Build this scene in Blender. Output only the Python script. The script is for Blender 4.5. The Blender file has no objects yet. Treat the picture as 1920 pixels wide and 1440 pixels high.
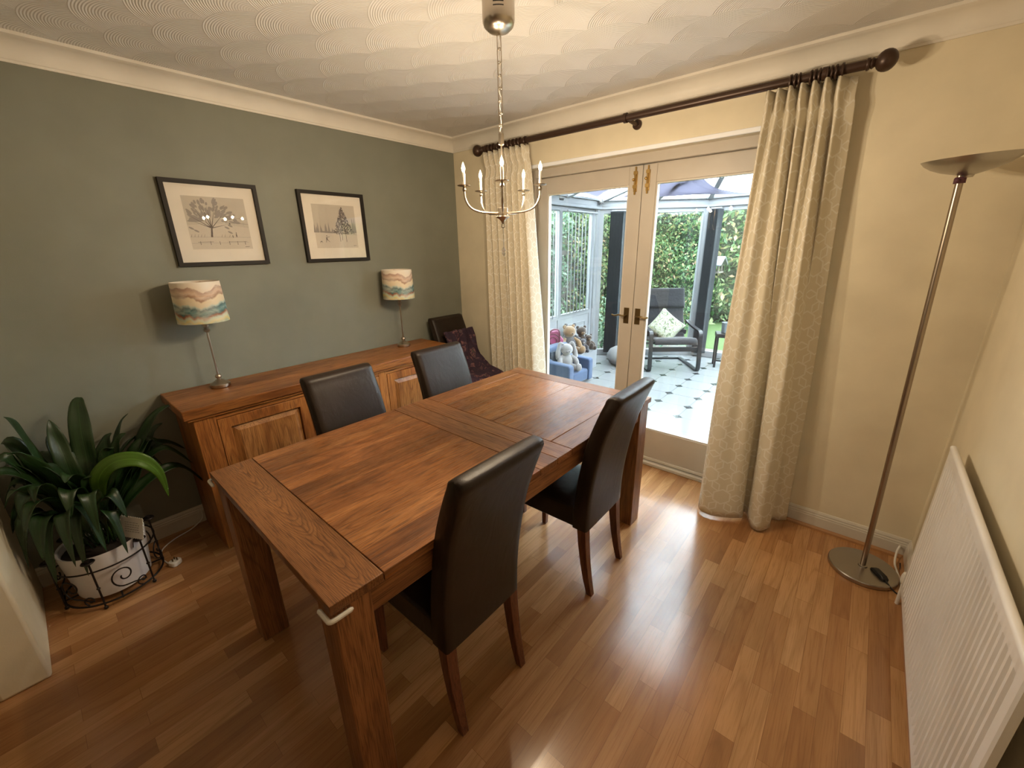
import bpy, bmesh, math, random
from mathutils import Vector, Matrix, Euler
import numpy as np
random.seed(7)
PI = math.pi
S = bpy.context.scene
COL = S.collection
R = math.radians

# ------------------------------------------------------------------ camera
CAM = Vector((2.8458, -2.6243, 1.5603))
yaw, pit, rol = 0.7084, -0.3217, -0.0177
fwd = Vector((-math.sin(yaw)*math.cos(pit), math.cos(yaw)*math.cos(pit), math.sin(pit)))
rgt = Vector((math.cos(yaw), math.sin(yaw), 0)); upv = rgt.cross(fwd)
ca, cb = math.cos(rol)*rgt + math.sin(rol)*upv, -math.sin(rol)*rgt + math.cos(rol)*upv
cam = bpy.data.objects.new('camera', bpy.data.cameras.new('camera')); COL.objects.link(cam)
cam.data.sensor_fit = 'HORIZONTAL'; cam.data.sensor_width = 36; cam.data.lens = 770.3/1920*36
cam.data.clip_start = .02; cam.data.clip_end = 100
cam.matrix_world = Matrix(((ca.x, cb.x, -fwd.x, CAM.x), (ca.y, cb.y, -fwd.y, CAM.y), (ca.z, cb.z, -fwd.z, CAM.z), (0, 0, 0, 1)))
S.camera = cam

# ------------------------------------------------------------------ world, exposure
S.view_settings.view_transform = 'Standard'; S.view_settings.look = 'None'
S.view_settings.gamma = 1; S.view_settings.use_curve_mapping = False
S.view_settings.exposure = 0.18
W = bpy.data.worlds.new('overcast_sky'); S.world = W; W.use_nodes = True
bg = W.node_tree.nodes['Background']
bg.inputs[0].default_value = (.80, .92, 1.0, 1); bg.inputs[1].default_value = 21.0
BULB_W = 11.5            # watts of each candle bulb
BULB_COL = (1.0, .78, .53)

# ------------------------------------------------------------------ node helpers
class NT:
    def __init__(s, m):
        m.use_nodes = True; s.t = m.node_tree; s.n = s.t.nodes; s.l = s.t.links
        s.p = s.n.get('Principled BSDF')
    def new(s, ty, **kw):
        n = s.n.new(ty)
        for k, v in kw.items(): setattr(n, k, v)
        return n
    def put(s, sock, v):
        if v is None: return
        if hasattr(v, 'is_linked') or isinstance(v, bpy.types.NodeSocket): s.l.new(v, sock)
        else: sock.default_value = v
    def m(s, op, a, b=None, c=None):
        n = s.new('ShaderNodeMath', operation=op); s.put(n.inputs[0], a); s.put(n.inputs[1], b)
        if c is not None: s.put(n.inputs[2], c)
        return n.outputs[0]
    def coord(s, kind='Object'):
        return s.new('ShaderNodeTexCoord').outputs[kind]
    def mapping(s, v, scale=(1, 1, 1), loc=(0, 0, 0), rot=(0, 0, 0)):
        n = s.new('ShaderNodeMapping'); s.l.new(v, n.inputs[0]); n.inputs[1].default_value = loc
        n.inputs[2].default_value = rot; n.inputs[3].default_value = scale; return n.outputs[0]
    def noise(s, v, scale=5, detail=4, rough=.5, dist=0):
        n = s.new('ShaderNodeTexNoise'); s.l.new(v, n.inputs['Vector']); n.inputs['Scale'].default_value = scale
        n.inputs['Detail'].default_value = detail; n.inputs['Roughness'].default_value = rough
        n.inputs['Distortion'].default_value = dist; return n.outputs[0]
    def ramp(s, f, stops, interp='LINEAR'):
        n = s.new('ShaderNodeValToRGB'); n.color_ramp.interpolation = interp; s.put(n.inputs[0], f)
        e = n.color_ramp.elements
        while len(e) < len(stops): e.new(.5)
        for i, (p, c) in enumerate(stops): e[i].position = p; e[i].color = (*c, 1) if len(c) == 3 else c
        return n.outputs[0]
    def mix(s, f, a, b, mode='MIX'):
        n = s.new('ShaderNodeMix', data_type='RGBA', blend_type=mode); s.put(n.inputs[0], f)
        for i, v in ((6, a), (7, b)): s.put(n.inputs[i], (*v, 1) if isinstance(v, tuple) and len(v) == 3 else v)
        return n.outputs[2]
    def bump(s, h, strength=.3, dist=.01):
        n = s.new('ShaderNodeBump'); n.inputs['Strength'].default_value = strength; n.inputs['Distance'].default_value = dist
        s.put(n.inputs['Height'], h); s.l.new(n.outputs[0], s.p.inputs['Normal'])
    def xyz(s, v):
        n = s.new('ShaderNodeSeparateXYZ'); s.l.new(v, n.inputs[0]); return n.outputs
MATS = {}
def P(name, col, rough=.5, metal=0, spec=.5, sheen=0, bump=None, coat=0, trans=0):
    m = bpy.data.materials.new(name); t = NT(m); p = t.p
    p.inputs['Base Color'].default_value = (*col, 1); p.inputs['Roughness'].default_value = rough
    p.inputs['Metallic'].default_value = metal; p.inputs['Specular IOR Level'].default_value = spec
    p.inputs['Sheen Weight'].default_value = sheen; p.inputs['Coat Weight'].default_value = coat
    c = t.coord()
    n = t.noise(c, 6, 3)
    t.l.new(t.mix(1.0, (*[x*.94 for x in col],), t.ramp(n, [(.3, (.92, .92, .92)), (.7, (1.0, 1.0, 1.0))]), 'MULTIPLY'), p.inputs['Base Color'])
    if bump: t.bump(t.noise(c, bump[0], 4), bump[1], bump[2])
    MATS[name] = m; return m

def wood(name, axis, dark, mid, light, rough=.35, plank=0, figure=1.0, seed=0, across=None):
    """axis: grain direction 0/1/2; plank: width of glued staves across the grain"""
    m = bpy.data.materials.new(name); t = NT(m); c = t.coord()
    ac = across if across is not None else (0 if axis == 1 else 1 if axis == 0 else 0)
    sc = [9.0]*3; sc[axis] = 1.1
    v = t.mapping(c, tuple(sc), (seed*3.1, seed*1.7, seed))
    o = t.xyz(c)
    if plank:
        idx = t.m('FLOOR', t.m('DIVIDE', o[ac], plank))
        rnd = t.new('ShaderNodeTexWhiteNoise', noise_dimensions='1D'); t.l.new(idx, rnd.inputs['W'])
        addv = t.new('ShaderNodeVectorMath', operation='ADD'); t.l.new(v, addv.inputs[0])
        scl = t.new('ShaderNodeVectorMath', operation='SCALE'); t.l.new(rnd.outputs['Color'], scl.inputs[0]); scl.inputs[3].default_value = 30
        t.l.new(scl.outputs[0], addv.inputs[1]); v = addv.outputs[0]
    n1 = t.noise(v, .55, 2, .5, .3)
    rings = t.m('FRACT', t.m('MULTIPLY', n1, 22.0*figure))
    rings = t.m('ABSOLUTE', t.m('SUBTRACT', rings, .5))
    big = t.noise(v, 1.2, 4, .6)
    sc2 = [330.0]*3; sc2[axis] = 9
    pore = t.noise(t.mapping(c, tuple(sc2)), 1, 3, .6)
    col = t.ramp(big, [(.30, dark), (.5, mid), (.72, light)])
    col = t.mix(t.ramp(rings, [(.0, (.62,)*3), (.16, (0, 0, 0))]), col, dark)
    col = t.mix(t.ramp(pore, [(.36, (.75,)*3), (.52, (0, 0, 0))]), col, tuple(x*.45 for x in dark))
    if plank:
        k = t.ramp(rnd.outputs['Value'], [(0, (.72,)*3), (1, (1.12,)*3)])
        col = t.mix(1.0, col, k, 'MULTIPLY')
    t.l.new(col, t.p.inputs['Base Color'])
    rr = t.ramp(pore, [(.3, (rough+.2,)*3), (.6, (rough,)*3)]); t.l.new(rr, t.p.inputs['Roughness'])
    t.p.inputs['Specular IOR Level'].default_value = .38
    t.bump(t.m('ADD', pore, t.m('MULTIPLY', rings, .3)), .12, .002)
    MATS[name] = m; return m

# paints and plaster
P('green_paint', (.225, .235, .190), .62, bump=(220, .12, .002))
P('cream_paint', (.78, .70, .52), .6, bump=(200, .12, .002))
P('cornice_white', (.80, .76, .68), .55)
P('satin_white', (.66, .62, .54), .32)
P('door_white', (.54, .49, .42), .35)
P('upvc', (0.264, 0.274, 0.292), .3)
P('radiator_white', (.84, .82, .79), .3)
P('candle_sleeve', (.13, .12, .10), .5)
P('plastic_white', (.86, .84, .78), .35)
P('oak_strip', (.40, .20, .08), .4)
P('lintel_white', (.92, .95, 1.0), .4)  # bluish white of the strip along the lintel edge
P('brass', (.62, .42, .16), .28, 1)
P('dark_brass', (.16, .11, .045), .38, .85)
P('bronze', (.060, .032, .020), .38, .35)
P('nickel', (.52, .46, .38), .28, 1)
P('steel', (.50, .48, .45), .30, 1)
P('steel_dark', (.42, .35, .28), .32, 1)
P('black_frame', (.014, .011, .009), .55, spec=.3)
P('mount', (.86, .80, .70), .8)
P('ink', (.13, .11, .11), .9); P('ink_soft', (.34, .31, .29), .9); P('ink_pale', (.50, .46, .42), .9)
P('black_plastic', (.012, .012, .012), .4)
P('iron', (.018, .013, .012), .5, .5)
P('ceramic', (.74, .72, .72), .3)
P('soil', (.02, .013, .008), .95)
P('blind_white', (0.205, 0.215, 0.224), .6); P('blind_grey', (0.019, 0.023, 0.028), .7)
P('black_wood', (0.004, 0.004, 0.005), .35)
P('charcoal_cloth', (0.005, 0.005, 0.007), .9, sheen=.2, bump=(40, .4, .01))
P('blue_cloth', (0.020, 0.048, 0.112), .85, sheen=.2, bump=(120, .2, .003))
P('blue_grey_cloth', (0.027, 0.037, 0.056), .85)
P('plush_white', (0.165, 0.158, 0.161), .95, sheen=.5, bump=(90, .5, .006))
P('plush_tan', (0.168, 0.099, 0.045), .95, sheen=.4, bump=(90, .5, .006))
P('plush_brown', (0.027, 0.015, 0.009), .95, sheen=.4, bump=(90, .5, .006))
P('plush_grey', (0.064, 0.062, 0.067), .95, sheen=.4, bump=(90, .5, .006))
P('plush_dark', (.035, .035, .045), .9, sheen=.2)
P('pink', (0.262, 0.042, 0.120), .4); P('deep_pink', (0.105, 0.009, 0.030), .45)
P('pouf', (0.158, 0.161, 0.165), .7)
P('plum', (.10, .03, .05), .6)
P('fence_wood', (0.037, 0.030, 0.024), .8)
P('grass_green', (0.045, 0.083, 0.015), .9, bump=(60, .6, .03))
P('bark', (.08, .05, .03), .9)
P('pot_grey', (0.112, 0.127, 0.139), .6)
P('brick_wall', (.42, .30, .22), .9)
P('light_wood', (0.098, 0.083, 0.067), .7)

# oak: table, sideboard
DK, MD, LT = (.150, .058, .020), (.27, .112, .038), (.38, .170, .062)
wood('oak_x', 0, DK, MD, LT); wood('oak_y', 1, DK, MD, LT, seed=2, rough=.3); wood('oak_z', 2, DK, MD, LT, seed=3)
wood('oak_end', 0, (.13, .050, .018), (.245, .104, .037), (.31, .14, .052), figure=1.5, seed=5, rough=.33)
wood('oak_staves', 1, (.13, .045, .014), (.275, .106, .032), (.44, .190, .062), plank=.093, seed=1, rough=.27)
wood('oak_panel', 1, (.17, .062, .018), (.30, .118, .036), (.40, .172, .058), plank=.16, seed=4, rough=.25)
wood('leg_wood', 2, (.085, .026, .012), (.15, .048, .020), (.21, .075, .030), seed=6, rough=.3)
SD = ((.20, .064, .014), (.37, .137, .032), (.49, .208, .055))
wood('side_y', 1, *SD, seed=7, rough=.3, plank=.12, across=0); wood('side_z', 2, *SD, seed=8, rough=.32, across=1)
wood('side_h', 1, *SD, seed=9, rough=.32, across=2)
wood('side_panel', 2, (.20, .075, .02), (.37, .16, .045), (.47, .22, .07), seed=10, rough=.3, across=1, figure=1.3)

def cathedral():
    m = bpy.data.materials.new('oak_cathedral'); t = NT(m); c = t.coord(); o = t.xyz(c)
    n = t.noise(t.mapping(c, (5, 9, 1)), 1, 3, .5, .4); fine = t.noise(t.mapping(c, (12, 330, 330)), 1, 3, .6)
    dy = t.m('DIVIDE', t.m('SUBTRACT', o[1], .088), .020)
    g_ = t.m('ADD', t.m('ADD', t.m('MULTIPLY', o[0], 19.0), t.m('MULTIPLY', t.m('POWER', t.m('ABSOLUTE', dy), 1.7), 1.3)), t.m('MULTIPLY', n, 5.0))
    f = t.m('FRACT', g_)
    col = t.ramp(t.noise(t.mapping(c, (1.2, 7, 1), (3, 2, 0)), 1.4, 3), [(.3, (.195, .080, .026)), (.7, (.31, .135, .046))])
    col = t.mix(t.ramp(f, [(0, (.80,)*3), (.18, (.42,)*3), (.55, (0, 0, 0)), (.97, (.05,)*3)]), col, (.085, .030, .010))
    col = t.mix(t.ramp(fine, [(.36, (.7,)*3), (.52, (0, 0, 0))]), col, (.06, .022, .008))
    t.l.new(col, t.p.inputs['Base Color']); t.p.inputs['Roughness'].default_value = .36; t.p.inputs['Specular IOR Level'].default_value = .38
    t.bump(t.m('ADD', fine, f), .10, .002); MATS['oak_cathedral'] = m
cathedral()

def leather():
    m = bpy.data.materials.new('leather'); t = NT(m); c = t.coord()
    n = t.noise(c, 9, 4); f = t.noise(c, 420, 3)
    t.l.new(t.ramp(n, [(.3, (.016, .010, .0065)), (.7, (.023, .0145, .010))]), t.p.inputs['Base Color'])
    t.p.inputs['Roughness'].default_value = .42; t.p.inputs['Specular IOR Level'].default_value = .3
    t.bump(t.m('ADD', f, t.m('MULTIPLY', t.noise(t.mapping(c, (14, 14, 5)), 1, 3, .5, 1.5), 3.0)), .16, .004)
    MATS['leather'] = m
leather()

def laminate():
    m = bpy.data.materials.new('laminate'); t = NT(m); c = t.coord()
    v = t.mapping(c, (1, 1, 1), (0.013, .02, 0), (0, 0, PI/2))
    b = t.new('ShaderNodeTexBrick'); t.l.new(v, b.inputs['Vector'])
    b.offset = .37; b.offset_frequency = 2; b.squash = 1.0
    b.inputs['Scale'].default_value = 1; b.inputs['Brick Width'].default_value = .41; b.inputs['Row Height'].default_value = .0655
    b.inputs['Mortar Size'].default_value = .0006; b.inputs['Mortar Smooth'].default_value = .1; b.inputs['Bias'].default_value = 0
    b.inputs['Color1'].default_value = (0, 0, 0, 1); b.inputs['Color2'].default_value = (1, 1, 1, 1); b.inputs['Mortar'].default_value = (.3, .3, .3, 1)
    tone = b.outputs['Color']
    off = t.new('ShaderNodeVectorMath', operation='MULTIPLY_ADD'); t.l.new(tone, off.inputs[0]); off.inputs[1].default_value = (9, 17, 5)
    t.l.new(t.mapping(c, (10, .9, 1)), off.inputs[2])
    g = t.noise(off.outputs[0], 1.6, 4, .55, .5)
    rg = t.m('ABSOLUTE', t.m('SUBTRACT', t.m('FRACT', t.m('MULTIPLY', t.noise(off.outputs[0], .45, 2, .5, .3), 14)), .5))
    fine = t.noise(t.mapping(c, (260, 7, 1)), 1, 3, .6)
    base = t.ramp(tone, [(0, (.30, .140, .053)), (.5, (.41, .203, .081)), (1, (.52, .285, .125))])
    base = t.mix(1.0, base, t.ramp(g, [(.3, (.82, .80, .76)), (.7, (1.12, 1.12, 1.12))]), 'MULTIPLY')
    base = t.mix(t.ramp(rg, [(0, (.30,)*3), (.14, (0, 0, 0))]), base, (.20, .085, .03))
    base = t.mix(t.ramp(fine, [(.35, (.35,)*3), (.5, (0, 0, 0))]), base, (.20, .085, .03))
    base = t.mix(t.m('MULTIPLY', b.outputs['Fac'], .6), base, (.12, .05, .02))
    t.l.new(base, t.p.inputs['Base Color'])
    t.p.inputs['Roughness'].default_value = .20; t.p.inputs['Specular IOR Level'].default_value = .6
    t.bump(t.m('SUBTRACT', fine, t.m('MULTIPLY', b.outputs['Fac'], 1.5)), .05, .001)
    MATS['laminate'] = m
laminate()

def artex():
    """fish-scale combed plaster: fans of radius r in staggered rows, later rows lying over earlier ones"""
    m = bpy.data.materials.new('combed_plaster'); t = NT(m); o = t.xyz(t.coord())
    r, h, s = .236, .1175, .414
    x = t.m('SUBTRACT', o[0], .515); y = t.m('SUBTRACT', o[1], -1.790)
    k0 = t.m('FLOOR', t.m('DIVIDE', t.m('ADD', y, r), h))
    height = None; left = None
    for i in (3, 2, 1, 0):                       # from the lowest priority to the highest
        k = t.m('SUBTRACT', k0, float(i))
        odd = t.m('MULTIPLY', t.m('ABSOLUTE', t.m('MODULO', k, 2.0)), s/2)
        xs = t.m('SUBTRACT', x, odd)
        dx = t.m('MULTIPLY', t.m('SUBTRACT', t.m('FRACT', t.m('ADD', t.m('DIVIDE', xs, s), .5)), .5), s)
        dy = t.m('SUBTRACT', y, t.m('MULTIPLY', k, h))
        d = t.m('SQRT', t.m('ADD', t.m('MULTIPLY', dx, dx), t.m('MULTIPLY', dy, dy)))
        inside = t.m('LESS_THAN', d, r)
        q = t.m('DIVIDE', d, r)
        comb = t.m('SINE', t.m('MULTIPLY', d, 2*PI/.0088))
        fade = t.m('SMOOTH_MIN', t.m('MULTIPLY', q, 1.2), 1.0, .2)
        hh = t.m('ADD', t.m('MULTIPLY', comb, t.m('MULTIPLY', fade, .00085)), t.m('ADD', t.m('MULTIPLY', t.m('POWER', q, 3.0), .0125), t.m('MULTIPLY', t.m('GREATER_THAN', q, .975), .0016)))
        height = hh if height is None else t.m('ADD', t.m('MULTIPLY', hh, inside), t.m('MULTIPLY', height, t.m('SUBTRACT', 1.0, inside)))
    t.p.inputs['Base Color'].default_value = (.70, .685, .66, 1); t.p.inputs['Roughness'].default_value = .55
    n = t.new('ShaderNodeBump'); n.inputs['Strength'].default_value = 1.0; n.inputs['Distance'].default_value = 1.0
    t.l.new(height, n.inputs['Height']); t.l.new(n.outputs[0], t.p.inputs['Normal'])
    MATS['artex'] = m
artex()

def curtain_mat():
    m = bpy.data.materials.new('jacquard'); t = NT(m); o = t.xyz(t.coord('UV'))
    a, w = .150, .0036                                    # hexagon spacing, ribbon half width (metres in UV)
    best = None
    def hexd(px, py):
        ax = t.m('ABSOLUTE', px); ay = t.m('ABSOLUTE', py)
        return t.m('MAXIMUM', ax, t.m('ADD', t.m('MULTIPLY', ax, .5), t.m('MULTIPLY', ay, .866)))
    H = a*1.732
    cells = []
    for sx, sy in ((0, 0), (a/2, H/2)):
        px = t.m('MULTIPLY', t.m('SUBTRACT', t.m('FRACT', t.m('DIVIDE', t.m('ADD', o[0], sx), a)), .5), a)
        py = t.m('MULTIPLY', t.m('SUBTRACT', t.m('FRACT', t.m('DIVIDE', t.m('ADD', o[1], sy), H)), .5), H)
        cells.append((hexd(px, py), px, py))
    near = t.m('LESS_THAN', cells[0][0], cells[1][0]); inv = t.m('SUBTRACT', 1.0, near)
    sel = lambda i: t.m('ADD', t.m('MULTIPLY', cells[0][i], near), t.m('MULTIPLY', cells[1][i], inv))
    d, px, py = sel(0), sel(1), sel(2)
    ring = t.m('LESS_THAN', t.m('ABSOLUTE', t.m('SUBTRACT', d, a*.27)), w)
    outer = t.m('GREATER_THAN', d, a*.27)
    sp = None
    for ang in (90, 30, 150):
        c_, s_ = math.cos(R(ang)), math.sin(R(ang))
        perp = t.m('ABSOLUTE', t.m('SUBTRACT', t.m('MULTIPLY', px, s_), t.m('MULTIPLY', py, c_)))
        e = t.m('LESS_THAN', t.m('ABSOLUTE', t.m('SUBTRACT', perp, a*.13)), w*.9)
        sp = e if sp is None else t.m('MAXIMUM', sp, e)
    pat = t.m('MAXIMUM', ring, t.m('MULTIPLY', outer, sp))
    weave = t.noise(t.coord('UV'), 900, 2)
    col = t.mix(pat, (.73, .665, .52), (.84, .80, .70))
    t.l.new(col, t.p.inputs['Base Color'])
    t.l.new(t.ramp(pat, [(0, (.82,)*3), (1, (.38,)*3)]), t.p.inputs['Roughness'])
    t.bump(t.m('ADD', weave, t.m('MULTIPLY', pat, 2)), .08, .001)
    tr = t.new('ShaderNodeBsdfTranslucent'); t.l.new(col, tr.inputs[0])
    mx = t.new('ShaderNodeMixShader'); mx.inputs[0].default_value = .16
    t.l.new(t.p.outputs[0], mx.inputs[1]); t.l.new(tr.outputs[0], mx.inputs[2])
    t.l.new(mx.outputs[0], t.n['Material Output'].inputs[0])
    MATS['jacquard'] = m
curtain_mat()

def glass(name, tint=(.97, .985, .98), ior=1.5, boost=1.0):
    m = bpy.data.materials.new(name); t = NT(m); t.n.remove(t.p)
    tr = t.new('ShaderNodeBsdfTransparent'); tr.inputs[0].default_value = (*tint, 1)
    gl = t.new('ShaderNodeBsdfGlossy'); gl.inputs['Roughness'].default_value = .0
    ge = t.new('ShaderNodeNewGeometry'); dt = t.new('ShaderNodeVectorMath', operation='DOT_PRODUCT')
    t.l.new(ge.outputs['Normal'], dt.inputs[0]); t.l.new(ge.outputs['Incoming'], dt.inputs[1])
    f0 = ((ior-1)/(ior+1))**2; cs = t.m('SUBTRACT', 1.0, t.m('ABSOLUTE', dt.outputs['Value']))
    fr = t.m('ADD', t.m('MULTIPLY', t.m('POWER', cs, 5.0), 1-f0), f0)     # Schlick, the same from either face
    mx = t.new('ShaderNodeMixShader'); t.l.new(t.m('MULTIPLY', fr, boost), mx.inputs[0])
    t.l.new(tr.outputs[0], mx.inputs[1]); t.l.new(gl.outputs[0], mx.inputs[2])
    t.l.new(mx.outputs[0], t.n['Material Output'].inputs[0]); MATS[name] = m
glass('glass'); glass('picture_glass', (.99, .99, .99)); glass('crystal', (.93, .93, .95), 2.6)

def translucent(name, col, tr_fac, trans=0):
    m = bpy.data.materials.new(name); t = NT(m)
    c = t.mix(1.0, col, t.ramp(t.noise(t.coord(), 3, 3), [(.3, (.93,)*3), (.7, (1.0,)*3)]), 'MULTIPLY')
    t.l.new(c, t.p.inputs['Base Color']); t.p.inputs['Roughness'].default_value = .8
    tl = t.new('ShaderNodeBsdfTranslucent'); t.l.new(c, tl.inputs[0])
    mx = t.new('ShaderNodeMixShader'); mx.inputs[0].default_value = tr_fac
    t.l.new(t.p.outputs[0], mx.inputs[1]); t.l.new(tl.outputs[0], mx.inputs[2]); out = mx.outputs[0]
    if trans:
        tp = t.new('ShaderNodeBsdfTransparent'); m2 = t.new('ShaderNodeMixShader'); m2.inputs[0].default_value = trans
        t.l.new(out, m2.inputs[1]); t.l.new(tp.outputs[0], m2.inputs[2]); out = m2.outputs[0]
    t.l.new(out, t.n['Material Output'].inputs[0]); MATS[name] = m
translucent('roof_sheet', (.95, .97, 1.0), .85, .35)
translucent('sail', (.078, .074, .102), .5)

def leaves_mat(name, stops, tr=.35):
    m = bpy.data.materials.new(name); t = NT(m)
    g = t.new('ShaderNodeNewGeometry'); c = t.ramp(g.outputs['Random Per Island'], stops)
    t.l.new(c, t.p.inputs['Base Color']); t.p.inputs['Roughness'].default_value = .5
    tl = t.new('ShaderNodeBsdfTranslucent'); t.l.new(c, tl.inputs[0])
    mx = t.new('ShaderNodeMixShader'); mx.inputs[0].default_value = tr
    t.l.new(t.p.outputs[0], mx.inputs[1]); t.l.new(tl.outputs[0], mx.inputs[2])
    t.l.new(mx.outputs[0], t.n['Material Output'].inputs[0]); MATS[name] = m
leaves_mat('hedge_leaf', [(0, (0.035, 0.088, 0.035)), (.3, (0.071, 0.153, 0.055)), (.6, (0.133, 0.214, 0.088)), (.8, (0.214, 0.249, 0.098)), (.93, (0.286, 0.249, 0.115)), (1, (0.322, 0.188, 0.123))])
leaves_mat('ivy_leaf', [(0, (0.027, 0.071, 0.041)), (.5, (0.071, 0.143, 0.081)), (.8, (0.160, 0.234, 0.153)), (1, (0.266, 0.302, 0.241))])

def plant_mat(name, a, b, rough=.32):
    m = bpy.data.materials.new(name); t = NT(m); o = t.xyz(t.coord('UV'))
    st = t.noise(t.mapping(t.coord('UV'), (40, 3, 1)), 1, 3)
    mid = t.m('ABSOLUTE', t.m('SUBTRACT', o[0], .5))
    c = t.ramp(st, [(.3, a), (.7, b)])
    c = t.mix(t.ramp(mid, [(0, (.5,)*3), (.035, (0, 0, 0))]), c, tuple(min(1, x*1.9) for x in b))
    t.l.new(c, t.p.inputs['Base Color']); t.p.inputs['Roughness'].default_value = rough
    t.bump(st, .15, .004); MATS[name] = m
plant_mat('leaf_dark', (.008, .026, .007), (.018, .050, .012), .38); plant_mat('leaf_bright', (.10, .22, .025), (.16, .32, .045))

def octagon_tiles():
    m = bpy.data.materials.new('octagon_tiles'); t = NT(m); o = t.xyz(t.coord())
    s = .3045
    def cen(v, off):
        return t.m('ABSOLUTE', t.m('MULTIPLY', t.m('SUBTRACT', t.m('FRACT', t.m('ADD', t.m('DIVIDE', t.m('SUBTRACT', v, off), s), .5)), .5), s))
    ax, ay = cen(o[0], 1.081), cen(o[1], .838)
    dia = t.m('ADD', ax, ay)                              # diamond around each node
    cab = t.m('LESS_THAN', dia, .046)
    edge = t.m('LESS_THAN', t.m('ABSOLUTE', t.m('SUBTRACT', dia, .0475)), .003)
    line = t.m('LESS_THAN', t.m('MINIMUM', ax, ay), .0018)
    n = t.noise(t.coord(), 40, 3)
    col = t.mix(t.m('MAXIMUM', edge, t.m('MULTIPLY', line, t.m('SUBTRACT', 1.0, cab))), (0.163, 0.169, 0.173), (0.069, 0.073, 0.073))
    col = t.mix(cab, col, t.ramp(n, [(.3, (0.018, 0.022, 0.024)), (.7, (0.037, 0.041, 0.041))]))
    t.l.new(col, t.p.inputs['Base Color']); t.p.inputs['Roughness'].default_value = .16
    MATS['tiles'] = m
octagon_tiles()

def shade_art():
    m = bpy.data.materials.new('watercolour_shade'); t = NT(m); c = t.coord(); o = t.xyz(c)
    v = t.mapping(c, (6, 6, 2.5)); n = t.noise(v, 1, 4, .5, .5); n2 = t.noise(t.mapping(c, (9, 9, 24), (3, 1, 0)), 1, 4, .6, .8)
    z = t.m('ADD', o[2], t.m('MULTIPLY', t.m('SUBTRACT', n, .5), .17))
    z = t.m('DIVIDE', t.m('SUBTRACT', z, .365), .22)
    c1 = t.ramp(z, [(0, (.36, .40, .28)), (.06, (.60, .50, .20)), (.13, (.45, .55, .42)), (.19, (.30, .10, .05)), (.24, (.06, .14, .14)),
                    (.31, (.16, .28, .27)), (.38, (.06, .13, .14)), (.43, (.42, .50, .45)), (.46, (.66, .57, .40)), (.58, (.72, .60, .42)),
                    (.62, (.34, .20, .13)), (.70, (.62, .44, .32)), (.80, (.42, .28, .22)), (.83, (.76, .66, .54)), (1, (.74, .70, .62))])
    col = t.mix(t.ramp(n2, [(.4, (0, 0, 0)), (.7, (.55,)*3)]), c1, (.72, .66, .55))
    t.l.new(col, t.p.inputs['Base Color']); t.p.inputs['Roughness'].default_value = .85
    MATS['shade_art'] = m
shade_art()

def cloth_pattern(name, base, stops, scale):
    m = bpy.data.materials.new(name); t = NT(m); c = t.coord()
    n = t.noise(c, scale, 3, .6, 1.2)
    t.l.new(t.ramp(n, stops), t.p.inputs['Base Color']); t.p.inputs['Roughness'].default_value = .85; MATS[name] = m
cloth_pattern('floral_dark', None, [(0, (.020, .010, .024)), (.50, (.034, .017, .034)), (.585, (.055, .022, .040)), (.60, (.26, .12, .11)), (.64, (.05, .03, .05)), (.80, (.10, .11, .05))], 17)
cloth_pattern('leaf_cushion', None, [(0, (.030, .050, .030)), (.37, (.045, .070, .035)), (.43, (.14, .16, .09)), (.47, (.25, .25, .20)), (.57, (.26, .26, .22)), (.63, (.17, .19, .08)), (.8, (.20, .21, .10))], 24)

def emit(name, col, s):
    m = bpy.data.materials.new(name); t = NT(m); t.n.remove(t.p)
    e = t.new('ShaderNodeEmission'); e.inputs[0].default_value = (*col, 1); e.inputs[1].default_value = s
    tr = t.new('ShaderNodeBsdfTransparent'); ad = t.new('ShaderNodeAddShader')
    t.l.new(e.outputs[0], ad.inputs[0]); t.l.new(tr.outputs[0], ad.inputs[1]); t.l.new(ad.outputs[0], t.n['Material Output'].inputs[0])
    MATS[name] = m
emit('bulb_glow', (1, .72, .36), 9.0)

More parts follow.
